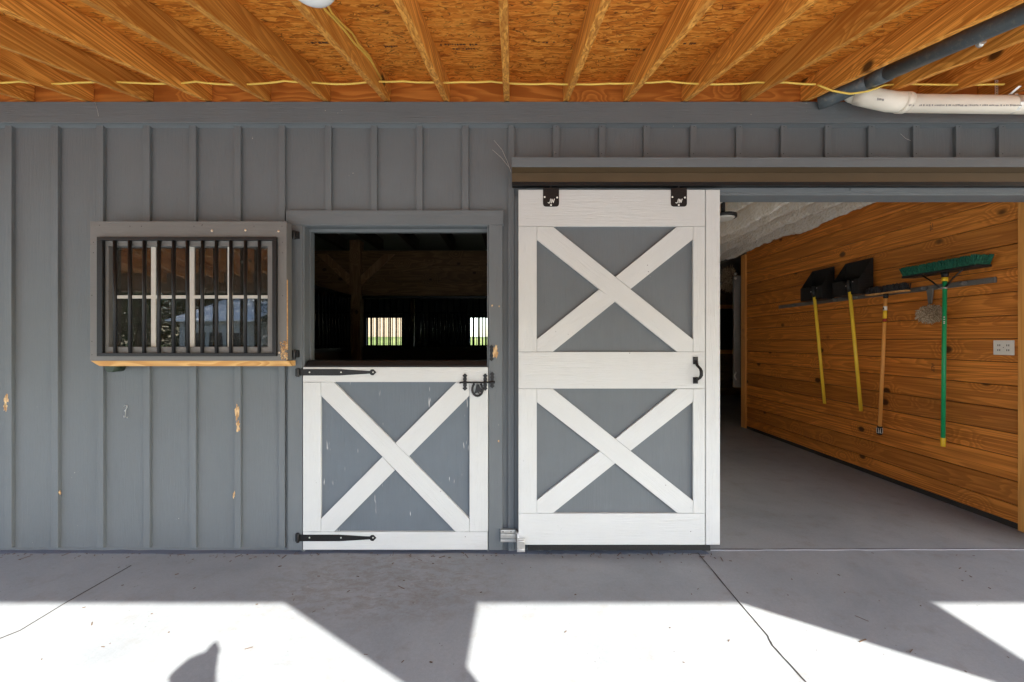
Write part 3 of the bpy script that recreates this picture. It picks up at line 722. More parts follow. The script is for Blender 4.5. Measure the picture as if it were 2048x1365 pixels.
# floor stop / roller guide
gs = thing('roller_guide', 'galvanised floor roller guide at the bottom left corner of the sliding door', 'door guide', P(1028, 1103, 2.6))
s = MB(); s.pr(1001, 1032, 1061, 1067, 2.636, .024); s.pr(1001, 1032, 1068.5, 1078, 2.632, .028); s.pr(1001, 1032, 1079.5, 1085, 2.636, .024); s.build('bracket', m_galv, gs, 0.002)
s = MB(); s.tube([P(1031, 1064, 2.63), P(1036, 1068, 2.61), P(1036, 1084, 2.60), P(1038, 1092, 2.595)], .009, 10); s.build('arm', m_galv, gs)
s = MB(); s.pr(1034, 1050, 1079, 1105, 2.570, .014); s.tube([P(1036, 1083, 2.568), P(1049, 1083, 2.568)], .008, 10); s.tube([P(1037, 1100, 2.568), P(1049, 1100, 2.568)], .007, 10); s.build('roller', m_galv, gs, 0.002)
each([MB().dome(P(px, 1064, 2.636), (0, -1, 0), .004, .002) for px in (1006, 1022)], 'screw', m_dark, gs)

# small hook on the siding
s = MB(); s.tube([P(248, 814, 2.692), P(249, 811, 2.684), P(254, 812, 2.684), P(254, 816, 2.686), P(251.5, 820, 2.69), P(251, 834, 2.69)], .0022, 8)
s.tube([P(251, 834, 2.69), P(248, 836, 2.685), P(248, 832, 2.68)], .0022, 8); s.tube([P(251, 834, 2.69), P(254.5, 836.5, 2.685), P(255.5, 834, 2.68)], .0022, 8)
s.disc(P(251, 822, 2.70), (0, -1, 0), .004, .004, 8)
tag(s.build('coat_hook', m_galv), 'small pale wire hook alone on the grey siding', 'hook')

# ------------------------------------------------------------- porch lamp, cables, pipes
Yl = 1.42; zc = P(0, -6, Yl).z + .024
la = thing('ceiling_lamp', 'white opal dome lamp under the rafters, unlit', 'lamp', (P(620.5, 0, Yl).x, Yl, zc + .1))
X_ = la.location.x
s = MB(); s.tube([(X_, Yl, zc + .055 - t_ ) for t_ in (0, .02, .045, .062, .074, .083, .088)], .08, 28, rads=[.086, .088, .083, .070, .052, .028, .004]); s.build('lamp_shade', m_opal, la)
s = MB(); s.tube([(X_, Yl, zc + .056), (X_, Yl, zc + .085)], .075, 24); s.build('lamp_base', m_sticker, la)
def sag(pts, amp, n=10, rnd=random.Random(3)):
    out = []
    for a, b in zip(pts[:-1], pts[1:]):
        for i in range(n):
            t = i / n; out.append(a.lerp(b, t) + Vector((0, 0, -amp * math.sin(math.pi * t))) )
    return out + [pts[-1]]
rnd = random.Random(21)
cb = MB(); pts = []
pxs = list(range(-80, 1650, 59))
for i, px in enumerate(pxs): pts.append(P(px, 165 + rnd.uniform(-3, 4), 2.45 + rnd.uniform(-.006, .006)))
pts = sag(pts, .003, 4)
cb.tube(pts, .0058, 8)
pts2 = [P(1635, 170, 2.45), P(1665, 182, 2.42), P(1700, 188, 2.40), P(1735, 183, 2.42), P(1768, 171, 2.45), P(1800, 168, 2.46), P(1900, 170, 2.46), P(2008, 169, 2.46)]
cb.tube(sag(pts2, .001, 4), .0058, 8)
tag(cb.build('power_cable', m_cable), 'yellow cable threaded through all the rafters near the wall', 'cable')
rx = -0.0385 - 0.4 * 2 + .019 + .005
def on_raf(px, py):                                   # point on the right face of that rafter
    Y = rx * F / (px - 1024); return Vector((rx, Y, H - (py - 682.5) * Y / F))
for nm, lst in (('first', [(762, 159), (742, 122), (726, 104), (706, 84), (690, 62), (668, 38), (650, 20), (630, -10)]), ('b', [(763, 158), (752, 140), (738, 112), (716, 88), (704, 66), (686, 50), (664, 28), (652, 5)])):
    s = MB(); s.tube([on_raf(*q) for q in lst], .0058, 8)
    tag(s.build('lamp_cable', m_cable), 'yellow cable running up the rafter to the dome lamp' if nm == 'first' else 'twin yellow cable beside it, looser and farther up the same rafter', 'cable', 'yellow cables up to the dome lamp')
# grey pipe along the rafters
Xp = 2.17
gp = thing('grey_pipe', 'dark grey dusty pipe hanging along a rafter at upper right', 'pipe', (Xp, 2.6, zr(2.6) - .05))
def pipe_pt(Y, dz=.042): return Vector((Xp + (D - Y) * .0 , Y, zr(Y) + dz))
s = MB(); s.tube([pipe_pt(Y) for Y in (2.43, 1.8, 1.2, .6, .0, -.37)], .042, 24); s.build('pipe', m_gpipe, gp)
s = MB(); s.tube([pipe_pt(2.30), pipe_pt(2.42)], .047, 24); s.tube([pipe_pt(2.41), pipe_pt(2.50, .03) - Vector((.03,0,0)), pipe_pt(2.60, -.0) - Vector((.09,0,0)), pipe_pt(2.65, -.02) - Vector((.14,0,0))], .045, 20, rads=[.044, .044, .045, .042]); s.build('coupling', m_gpipe, gp)
s = MB(); s.tube([pipe_pt(1.90) + Vector((.04, 0, -.035)), pipe_pt(1.90) + Vector((.075, 0, -.02))], .009, 8); s.dome(pipe_pt(1.90) + Vector((.055, 0, -.038)), (0, -.3, -1), .012, .008); s.build('clamp_bolt', m_galv, gp)
# white pipe
Yp = 2.47
wp = thing('white_pipe', 'white plastic drain pipe with elbow strapped under the rafters', 'pipe', P(1900, 208, Yp))
pc = [P(1800, 207, Yp), P(2100, 211, Yp), P(2400, 214, Yp)]
s = MB(); s.tube(pc, .0515, 28); s.build('pipe', m_pvc, wp)
el = [P(1815, 206, Yp), P(1780, 203.5, Yp), P(1755, 199, Yp + .01), P(1733, 194, Yp + .03), P(1715, 191, Yp + .06)]
s = MB(); s.tube(el, .056, 28, rads=[.0575, .0575, .056, .056, .054])
s.tube([P(1812, 206, Yp), P(1800, 205.5, Yp)], .0595, 28)
s.build('elbow', m_pvc, wp)
s = MB(); s.tube([P(1728, 192.5, Yp + .05), P(1706, 188, Yp + .085), P(1688, 183, Yp + .13)], .05, 24, rads=[.058, .05, .036]); s.build('reducer', m_pvc, wp)
s = MB(); rnd = random.Random(4); px = 1818
while px < 2044:
    wd = rnd.choice([1.2, 1.8, 2.4, 5]); 
    if not (1826 < px < 1838): s.pr(px, px + wd, 209.5 + rnd.uniform(-.6, .6), 212 + rnd.uniform(-.5, .8), Yp - .0532, .002)
    px += wd + rnd.choice([1.0, 1.4, 3])
s.pr(1755, 1757, 196, 201, Yp - .052, .002); s.pr(1758, 1763, 197, 201, Yp - .052, .002); s.pr(1764, 1768, 198, 202, Yp - .053, .002)
s.build('pipe_print', plain('faded_print', (0.38, 0.36, 0.33), 0.6, 0, .2), wp)
for px, zt2 in ((2022, 0.14), ):
    s = MB(); q = P(px, 209, Yp); ring = []
    for k in range(13):
        a = R(-100 + 200 * k / 12); ring.append(q + Vector((.012 * math.sin(a), -math.cos(a) * .0535, -math.sin(a) * .0535)))
    for a_, b_ in zip(ring[:-1], ring[1:]):
        s.add([a_ + Vector((-.009, 0, 0)), a_ + Vector((.009, 0, 0)), b_ + Vector((.009, 0, 0)), b_ + Vector((-.009, 0, 0))], [(0, 1, 2, 3)])
    t0 = ring[0]; t1 = P(2040, 172, 2.44)
    s.add([t0 + Vector((-.009, 0, 0)), t0 + Vector((.009, 0, 0)), t1 + Vector((.009, 0, 0)), t1 + Vector((-.009, 0, 0))], [(0, 1, 2, 3)])
    o = s.build('pipe_strap', m_galv, wp); md = o.modifiers.new('solid', 'SOLIDIFY'); md.thickness = .0015
s = MB(); a = P(1990, 160, 2.5); b = P(1994, 192, 2.5); s.box(a.x, b.x + .008, 2.5, 2.502, b.z, a.z)
o = s.build('pipe_strap', m_galv, wp)
s = MB()
for k in range(6): s.disc(P(1993.5, 163 + k * 5, 2.4996), (0, -1, 0), .003, .0006, 8)
s.build('strap_hole', m_dark, o)

# ------------------------------------------------------------- barn inside
ZC = 2.80
# plank wall with tools
pw = thing('plank_wall', 'varnished orange pine plank wall inside the aisle, tools hanging on it', 'wall', (XW, 2.98, 0))
ye = 6.45
s = MB(); bh = 0.178; k = 0
z = 0.02 - 0.02
while z < ZC + .2:
    z0_ = max(z + .0022, .045); z1_ = z + bh - .0022
    s.box(XW, XW + .02, 2.9685, ye - .02, z0_, z1_); z += bh
s.build('planks', m_plank, pw, 0.005)
MB().box(XW + .0205, XW + .1, 2.969, ye - .021, .04, ZC + .3).build('backing', m_dark, pw)
MB().box(XW + .005, XW + .02, 2.969, ye - .02, 0, .044).build('bottom_gap', m_dark, pw)
MB().box(XW - .018, XW + .10, 2.801, 2.968, 0.001, ZC + .1).build('corner_trim', m_trimw, pw, 0.003)
s = MB(); s.box(XW - .02, XW + .12, ye - .019, ye + .1, 0.001, ZC); s.build('end_trim', m_trimw, pw, 0.003)
# aisle ceiling of sprayed foam
nx, ny = 230, 330; xa, xb, ya, yb = 1.25, XW + .05, 2.84, 10.6
vs = []; fs = []
for j in range(ny + 1):
    for i in range(nx + 1):
        x = xa + (xb - xa) * i / nx; y = ya + (yb - ya) * j / ny
        wob = 0.05 * noise.noise(Vector((x * .5, y * .45, 3))) + .02 * noise.noise(Vector((x * 3, y * 3, 9)))
        t = ((x + wob - .1) / .31) % 1.0
        r = math.exp(-(abs(t - .5) / .20) ** 3)
        val = r * (.25 + .06 * noise.noise(Vector((x * 2, y * 1.6, 1)))) + .03 * noise.noise(Vector((x * 5, y * 2, 0))) + .020 * noise.noise(Vector((x * 14, y * 9, 0))) + .010 * r * noise.noise(Vector((x * 34, y * 24, 4)))
        z = ZC + .25 - val
        vs.append((x, y, z))
for j in range(ny):
    for i in range(nx):
        a = j * (nx + 1) + i; fs.append((a, a + 1, a + nx + 2, a + nx + 1))
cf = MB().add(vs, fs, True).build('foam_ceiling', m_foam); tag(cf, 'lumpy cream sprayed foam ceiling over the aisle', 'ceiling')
# round fixture on the aisle ceiling
q = P(1446, 437, 4.15)
MB_stem = MB().tube([q + Vector((0, 0, .03)), q + Vector((0, 0, .3))], .02, 10)
cx_ = thing('ceiling_fixture', 'round black rimmed fixture on the foam ceiling of the aisle', 'ceiling fixture', q)
s = MB(); s.tube([q + Vector((0, 0, .03)), q + Vector((0, 0, .0))], .13, 28); s.build('rim', m_blackp, cx_); MB_stem.build('stem', m_blackp, cx_)
s = MB(); s.tube([q + Vector((0, 0, .0)), q + Vector((0, 0, -.012))], .11, 28, rads=[.11, .10]); s.build('lens', m_cream, cx_)
# barn shell
sh = thing('barn_shell', 'dark outer walls and back of the barn seen through the openings', 'barn', (0, 13.6, 0))
YB = 13.6
def wx(px): return (px - 1024) * YB / F
def wz(py): return H - (py - 682.5) * YB / F
w1 = (wx(733), wx(803)); w2 = (wx(939), wx(1010)); wz0, wz1 = wz(691), wz(636)
s = MB()
s.box(-8, 8.5, YB, YB + .15, 0, wz0); s.box(-8, 8.5, YB, YB + .15, wz1, 3.2)
s.box(-8, w1[0], YB, YB + .15, wz0, wz1); s.box(w1[1], w2[0], YB, YB + .15, wz0, wz1); s.box(w2[1], 8.5, YB, YB + .15, wz0, wz1)
s.box(-8, -7.85, 2.85, YB, 0, 3.2); s.box(8.35, 8.5, 2.85, YB, 0, 3.2); s.box(-8, -6.0, 2.7, 2.85, 0, 3.2); s.box(6.5, 8.5, 2.7, 2.85, 0, 3.2)
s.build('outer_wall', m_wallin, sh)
MB().box(-8.2, 8.7, 2.853, YB + .5, 3.22, 3.35).build('barn_roof', m_roofm, sh)
for (a, b) in (w1, w2):
    s = MB()
    n = int((b - a) / .107)
    for k in range(n + 1): s.tube([(a + .03 + k * .107, YB - .02, wz0), (a + .03 + k * .107, YB - .02, wz1)], .011, 8)
    s.build('window_bars', m_steeldk, sh)
# stall ceiling and joists
MB().box(-7.8, 1.2, 2.86, YB - .01, 2.95, 3.0).build('stall_ceiling', m_wallin, sh)
for k in range(10):
    X = -4.2 + k * .55
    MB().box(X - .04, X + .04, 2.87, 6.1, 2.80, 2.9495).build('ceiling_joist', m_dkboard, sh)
# aisle left wall, and room behind
aw = thing('aisle_partition', 'timber wall between stall and aisle behind the sliding door', 'wall', (1.2, 2.86, 0))
MB().box(1.201, 1.25, 2.86, 10.4, 0, 3.19).build('boards', m_bounce, aw)
fw = thing('aisle_end_wall', 'dark plank wall with window at the far end of the aisle', 'wall', (5, 10.4, 0))
YF = 10.4
def fx(px): return (px - 1024) * YF / F
def fz(py): return H - (py - 682.5) * YF / F
s = MB(); s.box(1.25, 8.3, YF, YF + .1, 0, fz(700)); s.box(1.25, 8.3, YF, YF + .1, fz(618), 3.19); s.box(1.25, fx(1436), YF, YF + .1, fz(700), fz(618)); s.box(fx(1500), 8.3, YF, YF + .1, fz(700), fz(618))
s.build('boards', m_inplank, fw)
MB().box(fx(1436), fx(1500), YF + .05, YF + .08, fz(700), fz(618)).build('dark_pane', m_blackp, fw)
s = MB(); s.box(fx(1436), fx(1500), YF - .03, YF - .001, fz(618), fz(610)); s.box(fx(1436), fx(1500), YF - .03, YF - .001, fz(708), fz(700)); s.build('window_trim', m_trimw, fw)
MB().box(XW + .13, 8.3, 2.86, YF, 2.85, 3.15).build('room_ceiling', m_wallin, fw)
# galvanised door edge behind end trim
de = thing('inner_sliding_door', 'dark edge of an inner sliding door with bright latch', 'sliding door', P(1470, 775, 6.62))
MB().box(P(1467, 0, 6.62).x, P(1467, 0, 6.62).x + .5, 6.60, 6.65, P(0, 775, 6.62).z, P(0, 552, 6.62).z).build('door_leaf', m_rail, de, 0.003)
s = MB()
for py in (548, 557): s.dome(P(1471, py, 6.60), (0, -1, 0), .022, .02)
s.tube([P(1472, 745, 6.59), P(1469, 752, 6.57), P(1472, 760, 6.59)], .012, 8); s.build('latch', m_galv, de)
# stall grilles
def grille(name, label, x0, y0, x1, y1, z0, z1, sp=.098):
    t = thing(name, label, 'stall grille', ((x0 + x1) / 2, (y0 + y1) / 2, 0))
    d = Vector((x1 - x0, y1 - y0, 0)); L = d.length; d.normalize(); n = Vector((-d.y, d.x, 0)) * .03
    A = Vector((x0, y0, 0)); B = Vector((x1, y1, 0))
    def slab(za, zb, th=1.0):
        mb = MB(); mb.prism([(A + n*th)[:2], (B + n*th)[:2], (B - n*th)[:2], (A - n*th)[:2]], za, zb, 'z'); return mb
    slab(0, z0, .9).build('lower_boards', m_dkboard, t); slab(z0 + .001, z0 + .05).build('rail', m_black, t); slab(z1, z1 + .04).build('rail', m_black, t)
    mb = MB(); k = 0
    while k * sp < L:
        p = A + d * (k * sp + .03); mb.tube([p + Vector((0, 0, z0 + .05)), p + Vector((0, 0, z1))], .0105, 8); k += 1
    mb.build('bars', m_steeldk, t); return t
ZG0, ZG1 = 1.26, 2.06
grille('side_grille', 'black barred partition along the left of the dark stall', -2.46, 2.9, -2.46, 6.05, ZG0, ZG1)
grille('front_grille', 'black barred stall front facing the inner aisle', -2.30, 6.18, 1.19, 6.18, ZG0, ZG1)
grille('far_grille', 'black barred front of the far stall across the inner aisle', -7.8, 9.6, 1.19, 9.6, ZG0, ZG1)
pp = thing('stall_post', 'timber stall corner post with knee braces in the dark', 'post', (-2.40, 6.18, 0))
MB().box(-2.48, -2.32, 6.10, 6.26, 0, 2.949).build('post', m_post, pp, 0.004)
for sg in (-1, 1): MB().prism([(-2.4 + sg * .081, 2.25), (-2.4 + sg * .60, 2.74), (-2.4 + sg * .44, 2.74), (-2.4 + sg * .081, 2.41)], 6.13, 6.23, 'y').build('knee_brace', m_post, pp, 0.003)
ub = thing('header_boards', 'wide dark boards above the stall grille', 'boards', (-1, 6.2, 2.1))
for i, (a, b) in enumerate(((2.105, 2.33), (2.335, 2.56), (2.565, 2.80))):
    MB().box(-2.318, 1.19, 6.16, 6.20, a, b).build('board', m_inplank, ub, 0.003)
    MB().box(-7.8, -2.482, 6.16, 6.20, a, b).build('board', m_inplank, ub, 0.003)
p2 = thing('aisle_post', 'pale square post behind the stall bars', 'post', (P(823, 0, 9.5).x, 9.45, 0))
MB().box(P(818, 0, 9.45).x, P(829, 0, 9.45).x, 9.38, 9.5, 0, 2.949).build('post', m_post, p2, 0.004)
bl = MB(); q = P(857, 690, 9.3)
bl.tube([q + Vector((-.28 + .56 * t_ / 8, 0, .03 * math.sin(t_))) for t_ in range(9)], .06, 12, rads=[.03, .07, .09, .1, .1, .09, .1, .07, .03])
tag(bl.build('folded_blanket', m_cream), 'pale folded blanket lying on the far stall rail', 'blanket')

# ------------------------------------------------------------- tools on the plank wall
ra, rb = WP(1560, 613), WP(1995, 562)
rk = thing('tool_rack', 'grey metal rail holding shovels and brooms on the plank wall', 'tool rack', (XW, (ra.y + rb.y) / 2, 1.88))
s = MB(); s.prism([(XW - .001, 1.855), (XW - .028, 1.855), (XW - .028, 1.86), (XW - .008, 1.865), (XW - .008, 1.90), (XW - .028, 1.905), (XW - .028, 1.91), (XW - .001, 1.91)], rb.y, ra.y, 'y') if False else s.box(XW - .022, XW - .001, rb.y, ra.y, 1.862, 1.906)
s.build('rail', m_rail, rk, 0.004)
for yy in (3.3, 3.62, 3.84, 4.0, 4.35, 4.62, 4.95, 5.3):
    s = MB().box(XW - .07, XW - .0225, yy - .012, yy + .012, 1.868, 1.9); s.dome((XW - .07, yy, 1.884), (-1, 0, .2), .012, .006); s.build('clip', m_rail, rk, 0.003)
q1 = WP(1860, 577, .03); q2 = WP(1868, 607, .06)
s = MB(); s.prism([(q1.y - .03, q1.z), (q1.y + .03, q1.z), (q1.y + .012, q2.z), (q1.y - .016, q2.z)], XW - .035, XW - .023, 'x'); s.build('hook', m_rail, rk, 0.003)
# shovels
def make_shovel():
    Yc_ = 4.24
    t = thing('scoop_shovel', 'black scoop shovel with yellow handle, nearer the push broom', 'shovel', (XW - .1, Yc_, .66), 'black scoop shovels on the rail')
    ya_, yb_ = 4.13, 4.52
    s = MB()
    X0, X1 = XW - .045, 3.585; th = .006
    zt0, zb0, zt1 = 2.27, 1.90, 2.055
    s.prism([(X0, zt0), (X0, zb0), (X1, zb0 + .005), (X1, zt1)], ya_, ya_ + th, 'y')
    s.prism([(X0, zt0), (X0, zb0), (X1, zb0 + .005), (X1, zt1)], yb_ - th - .05, yb_ - .05, 'y')
    s.box(X0, X0 + th, ya_, yb_ - .05, zb0, zt0)          # blade
    s.box(X1 - th, X1, ya_, yb_ - .05, zb0, zt1)          # heel
    s.prism([(X0, zb0), (X1, zb0 + .004), (X1, zb0 - .004), (X0, zb0 - .008)], ya_, yb_ - .05, 'y')
    for k in range(14): s.box(X1 - th - .003, X1 - th + .001, ya_ + .02 + k * .022, ya_ + .026 + k * .022, zb0 + .01, zt1 - .005)
    for k in range(13): 
        z_ = zb0 + .02 + k * .026; xx = X1 + max(0, (z_ - zt1) / (zt0 - zt1)) * (X0 - X1)
        s.box(xx + .004, X0 - .002, ya_ - .0025, ya_ + .001, z_, z_ + .007)
    s.build('scoop', m_blackp, t, 0.0015)
    s = MB(); s.tube([(3.565, 4.245, 2.06), (3.563, 4.243, 1.99), (3.58, 4.24, 1.93)], .02, 14, rads=[.014, .021, .021]); s.build('socket', m_blackp, t)
    s = MB(); s.tube([(3.578, 4.24, 1.955), (3.70, 4.24, .665)], .0165, 14); s.build('handle', m_yel, t)
    each([MB().dome((3.577 if yy != 4.245 else 3.542, yy, zz), (-1, 0, 0), .006, .003) for (yy, zz) in ((4.20, 2.03), (4.28, 2.02), (4.245, 1.99))], 'rivet', m_galv, t)
    return t
sv = make_shovel()
dup(sv, (sv.location.x, sv.location.y + .495, sv.location.z), 'black scoop shovel with yellow handle, farthest into the aisle')
# small push broom with orange handle
b1 = thing('push_broom', 'worn push broom with orange wood handle and dark bristles', 'broom', (3.7, 4.0, .44))
s = MB(); s.prism([(3.615, 4.10), (3.615, 3.735), (3.645, 3.70), (3.69, 3.70), (3.69, 4.10)], 1.868, 1.882, 'z'); s.build('block', m_raw, b1, 0.003)
rnd = random.Random(11); s = MB()
for k in range(420):
    y = rnd.uniform(3.71, 4.10); x = rnd.uniform(3.62, 3.69)
    s.tube([(x, y, 1.882), (x + rnd.uniform(-.012, .012), y + rnd.uniform(-.012, .012), rnd.uniform(1.925, 1.955))], .004, 4, False, rads=[.005, .003])
s.build('bristles', m_bblack, b1)
ht = Vector((3.65, 3.905, 1.868)); hb_ = WP(1759, 868, .07)
def lerp(t_): return ht.lerp(hb_, t_)
s = MB(); s.tube([lerp(0), lerp(.03)], .019, 12); s.build('ferrule', m_blackp, b1)
s = MB(); s.tube([lerp(.03), lerp(.95)], .0155, 14); hdl = s.build('handle', m_orw, b1)
s = MB(); s.tube([lerp(.085), lerp(.20)], .0161, 14); s.build('yellow_sticker', m_yelp, hdl)
s = MB(); s.tube([lerp(.085), lerp(.115)], .0165, 14); s.build('white_sticker', m_sticker, hdl)
s = MB(); s.tube([lerp(.172), lerp(.196)], .0165, 14); s.build('red_sticker', m_red, hdl)
s = MB(); c_ = lerp(.10); s.box(c_.x - .0185, c_.x - .016, c_.y - .006, c_.y + .006, c_.z - .014, c_.z + .008); s.build('sticker_mark', m_ink, hdl)
s = MB(); s.tube([lerp(.945), lerp(1.005)], .021, 14); gp_ = s.build('end_cap', m_blackp, b1, 0.003)
c_ = lerp(.975); s = MB()
for (ya_, yb_, za, zb) in ((-.012, -.009, -.025, .025), (.009, .012, -.025, .025), (-.012, .012, .022, .025), (-.012, .012, -.025, -.022)):
    s.box(c_.x - .0225, c_.x - .015, c_.y + ya_, c_.y + yb_, c_.z + za, c_.z + zb)
    s.box(c_.x + ya_, c_.x + yb_, c_.y - .0225, c_.y - .015, c_.z + za, c_.z + zb)
s.build('cap_mark', m_sticker, gp_)
# big green push broom
b2 = thing('push_broom', 'large push broom with green bristles and green handle', 'broom', (3.66, 3.37, .6))
y0_, y1_ = 3.09, 3.72; s = MB()
s.box(3.60, 3.735, y0_ + .02, y1_ - .02, 1.985, 2.005); s.build('block', m_blackp, b2, 0.006)
rnd = random.Random(12); s = MB()
for k in range(2600):
    y = rnd.uniform(y0_ + .03, y1_ - .03); x = rnd.uniform(3.605, 3.73)
    fy = (y - (y0_ + y1_) / 2) / (y1_ - y0_) * 2; fx_ = (x - 3.667) / .07
    s.tube([(x, y, 2.004), (x + fx_ * .012 + rnd.uniform(-.008, .008), y + fy * .018 + rnd.uniform(-.012, .012), rnd.uniform(2.065, 2.085))], .004, 4, False, rads=[.0048, .0034])
s.build('bristles', m_bgreen, b2)
gt = Vector((3.655, 3.377, 1.99)); gb_ = WP(1886, 893, .07)
def gl(t_): return gt.lerp(gb_, t_)
s = MB(); s.tube([gl(0), gl(.03)], .023, 16, rads=[.026, .021]); s.build('collar', m_blackp, b2)
s = MB(); s.tube([gl(.028), gl(.052)], .020, 16); s.build('ring', m_yelp, b2)
s = MB(); s.tube([gl(.05), gl(.955)], .0145, 16); hdl = s.build('handle', m_green, b2)
s = MB()
for t_ in (.255, .268, .281, .29): 
    c_ = gl(t_); s.box(c_.x - .0155, c_.x - .008, c_.y - .0125, c_.y - .006, c_.z - .006, c_.z + .003)
s.build('handle_print', m_sticker, hdl)
s = MB(); s.tube([gl(.95), gl(1.0)], .0175, 16); s.build('end_cap', m_yelp, b2, 0.003)
cc_ = gl(.09)
for yy in (3.53, 3.21):
    s = MB(); s.tube([(3.62, yy, 1.985), ((3.62 + cc_.x) / 2 - .01, (yy + cc_.y) / 2, 1.985 * .5 + cc_.z * .5), (cc_.x - .018, cc_.y + (.02 if yy > cc_.y else -.02), cc_.z)], .0062, 8); s.build('brace', m_black, b2)
s = MB(); s.tube([cc_ + Vector((-.02, -.03, 0)), cc_ + Vector((-.02, .03, 0))], .0055, 8); s.tube([cc_ + Vector((0, 0, .008)), cc_ - Vector((0, 0, .008))], .0185, 14); s.build('brace_clamp', m_galv, b2)
# duster ball
def fluffy(name, label, cat, c, rx_, ry_, rz_, n, mat, fr=.004, seed=1):
    rnd = random.Random(seed); mb = MB()
    for k in range(n):
        v = Vector((rnd.gauss(0, 1), rnd.gauss(0, 1), rnd.gauss(0, 1))).normalized()
        a = Vector((v.x * rx_, v.y * ry_, v.z * rz_)); ts = rnd.uniform(.75, 1.0)
        tw = Vector((rnd.uniform(-1, 1), rnd.uniform(-1, 1), rnd.uniform(-1, 1))) * rx_ * .22
        p0 = c + a * .55; p1 = c + a * .85 * ts + tw * .6; p2 = c + a * ts + tw + Vector((0, 0, -.01))
        mb.tube([p0, p1, p2], fr, 4, False, False, rads=[fr, fr * .9, fr * .5])
    mb.dome(c, (0, 0, 1), rx_ * .6, rz_ * .6); mb.dome(c, (0, 0, -1), rx_ * .6, rz_ * .6)
    return tag(mb.build(name, mat), label, cat)
q = WP(1860, 627, .075)
fluffy('duster', 'round shaggy beige duster hanging beside the green handle', 'duster', q, .065, .115, .085, 900, m_fluff, .0042)
# socket plate
a = WP(1988, 681); b = WP(2030, 712)
pt = thing('wall_socket', 'white double socket plate near the front end of the plank wall', 'socket', (XW, (a.y + b.y) / 2, 1.32))
yc_ = (a.y + b.y) / 2
MB().box(XW - .007, XW - .0005, min(a.y, b.y), max(a.y, b.y), 1.300, 1.413).build('plate', m_plate, pt, 0.003)
s = MB()
for yy in (yc_ - .028, yc_ + .028):
    for zz in (1.375, 1.338): s.box(XW - .0082, XW - .0068, yy - .008, yy - .004, zz - .008, zz + .006); s.box(XW - .0082, XW - .0068, yy + .004, yy + .008, zz - .008, zz + .006)
s.disc((XW - .0068, yc_, 1.357), (-1, 0, 0), .003, .001, 8); s.build('socket_slot', m_dark, pt)
# two little grading stamps
for i, (px, py) in enumerate(((1863, 453), (1866, 735))):
    q = WP(px, py); s = MB(); rnd = random.Random(i)
    for r_ in range(7):
        for c2 in range(3):
            if rnd.random() < .75: s.box(XW - .0012, XW - .0002, q.y - .012 + c2 * .009, q.y - .006 + c2 * .009, q.z - .04 + r_ * .011, q.z - .033 + r_ * .011)
    s.build('grade_stamp', m_ink, pw)
fluffy('hanging_mop', 'greyish fuzzy mop head hanging in the dark room beyond the plank wall', 'mop', P(1458, 558, 7.4), .16, .16, .26, 500, m_fluff, .006, 3)

# ------------------------------------------------------------- debris on the slab
rnd = random.Random(31); s = MB()
for k in range(230):
    if k < 150: x = rnd.uniform(-3.4, 1.4); y = 2.655 - abs(rnd.gauss(0, .04)); 
    else: x = rnd.uniform(-2.8, 3.4); y = rnd.uniform(1.7, 2.66)
    a = rnd.uniform(0, math.pi); L = rnd.uniform(.002, .009) if rnd.random() < .85 else rnd.uniform(.012, .028); w_ = rnd.uniform(.0008, .0025)
    d = Vector((math.cos(a), math.sin(a))) * L; n_ = Vector((-d.y, d.x)).normalized() * w_
    c_ = Vector((x, y)); s.prism([c_ + d + n_, c_ - d + n_, c_ - d - n_, c_ + d - n_], .001, .001 + rnd.uniform(.001, .003), 'z')
tag(s.build('floor_litter', plain('straw_bits', (0.09, 0.055, 0.03), 0.8, 0, .5)), 'tiny leaves and straw bits scattered on the concrete', None, None, 'stuff')

# ------------------------------------------------------------- what the photographer stood with
tp = thing('camera_tripod', 'camera on a tripod whose shadow falls on the sunlit slab', 'tripod', (0.02, -.10, 0))
s = MB(); s.prism([(-.105, 1.393), (-.051, 1.441), (-.001, 1.463), (.020, 1.468), (.048, 1.492), (.060, 1.516), (.078, 1.516), (.082, 1.494), (.090, 1.484), (.088, 1.466), (.070, 1.436), (.072, 1.41), (.066, 1.34), (-.09, 1.34)], -.095, -.05, 'y'); s.tube([(.02, -.045, 1.405), (.02, -.02, 1.405)], .035, 20); s.build('camera_body', m_blackp, tp, 0.004)
s = MB(); s.tube([(.02, -.08, 1.354), (.02, -.08, 1.25), (.02, -.08, .8)], .02, 12, rads=[.045, .04, .015]); s.tube([(.02, -.08, 1.28), (.14, -.12, 1.22)], .008, 8); s.box(-.08, .06, -.12, -.04, 1.25, 1.339); s.build('tripod_head', m_blackp, tp)
for a in (90, 210, 330):
    s = MB(); s.tube([(.02, -.08, 1.22), (.02 + .42 * math.cos(R(a)), -.08 + .42 * math.sin(R(a)) * (1 if a > 180 else .55) - .1, .0)], .013, 10); s.build('leg', m_blackp, tp)

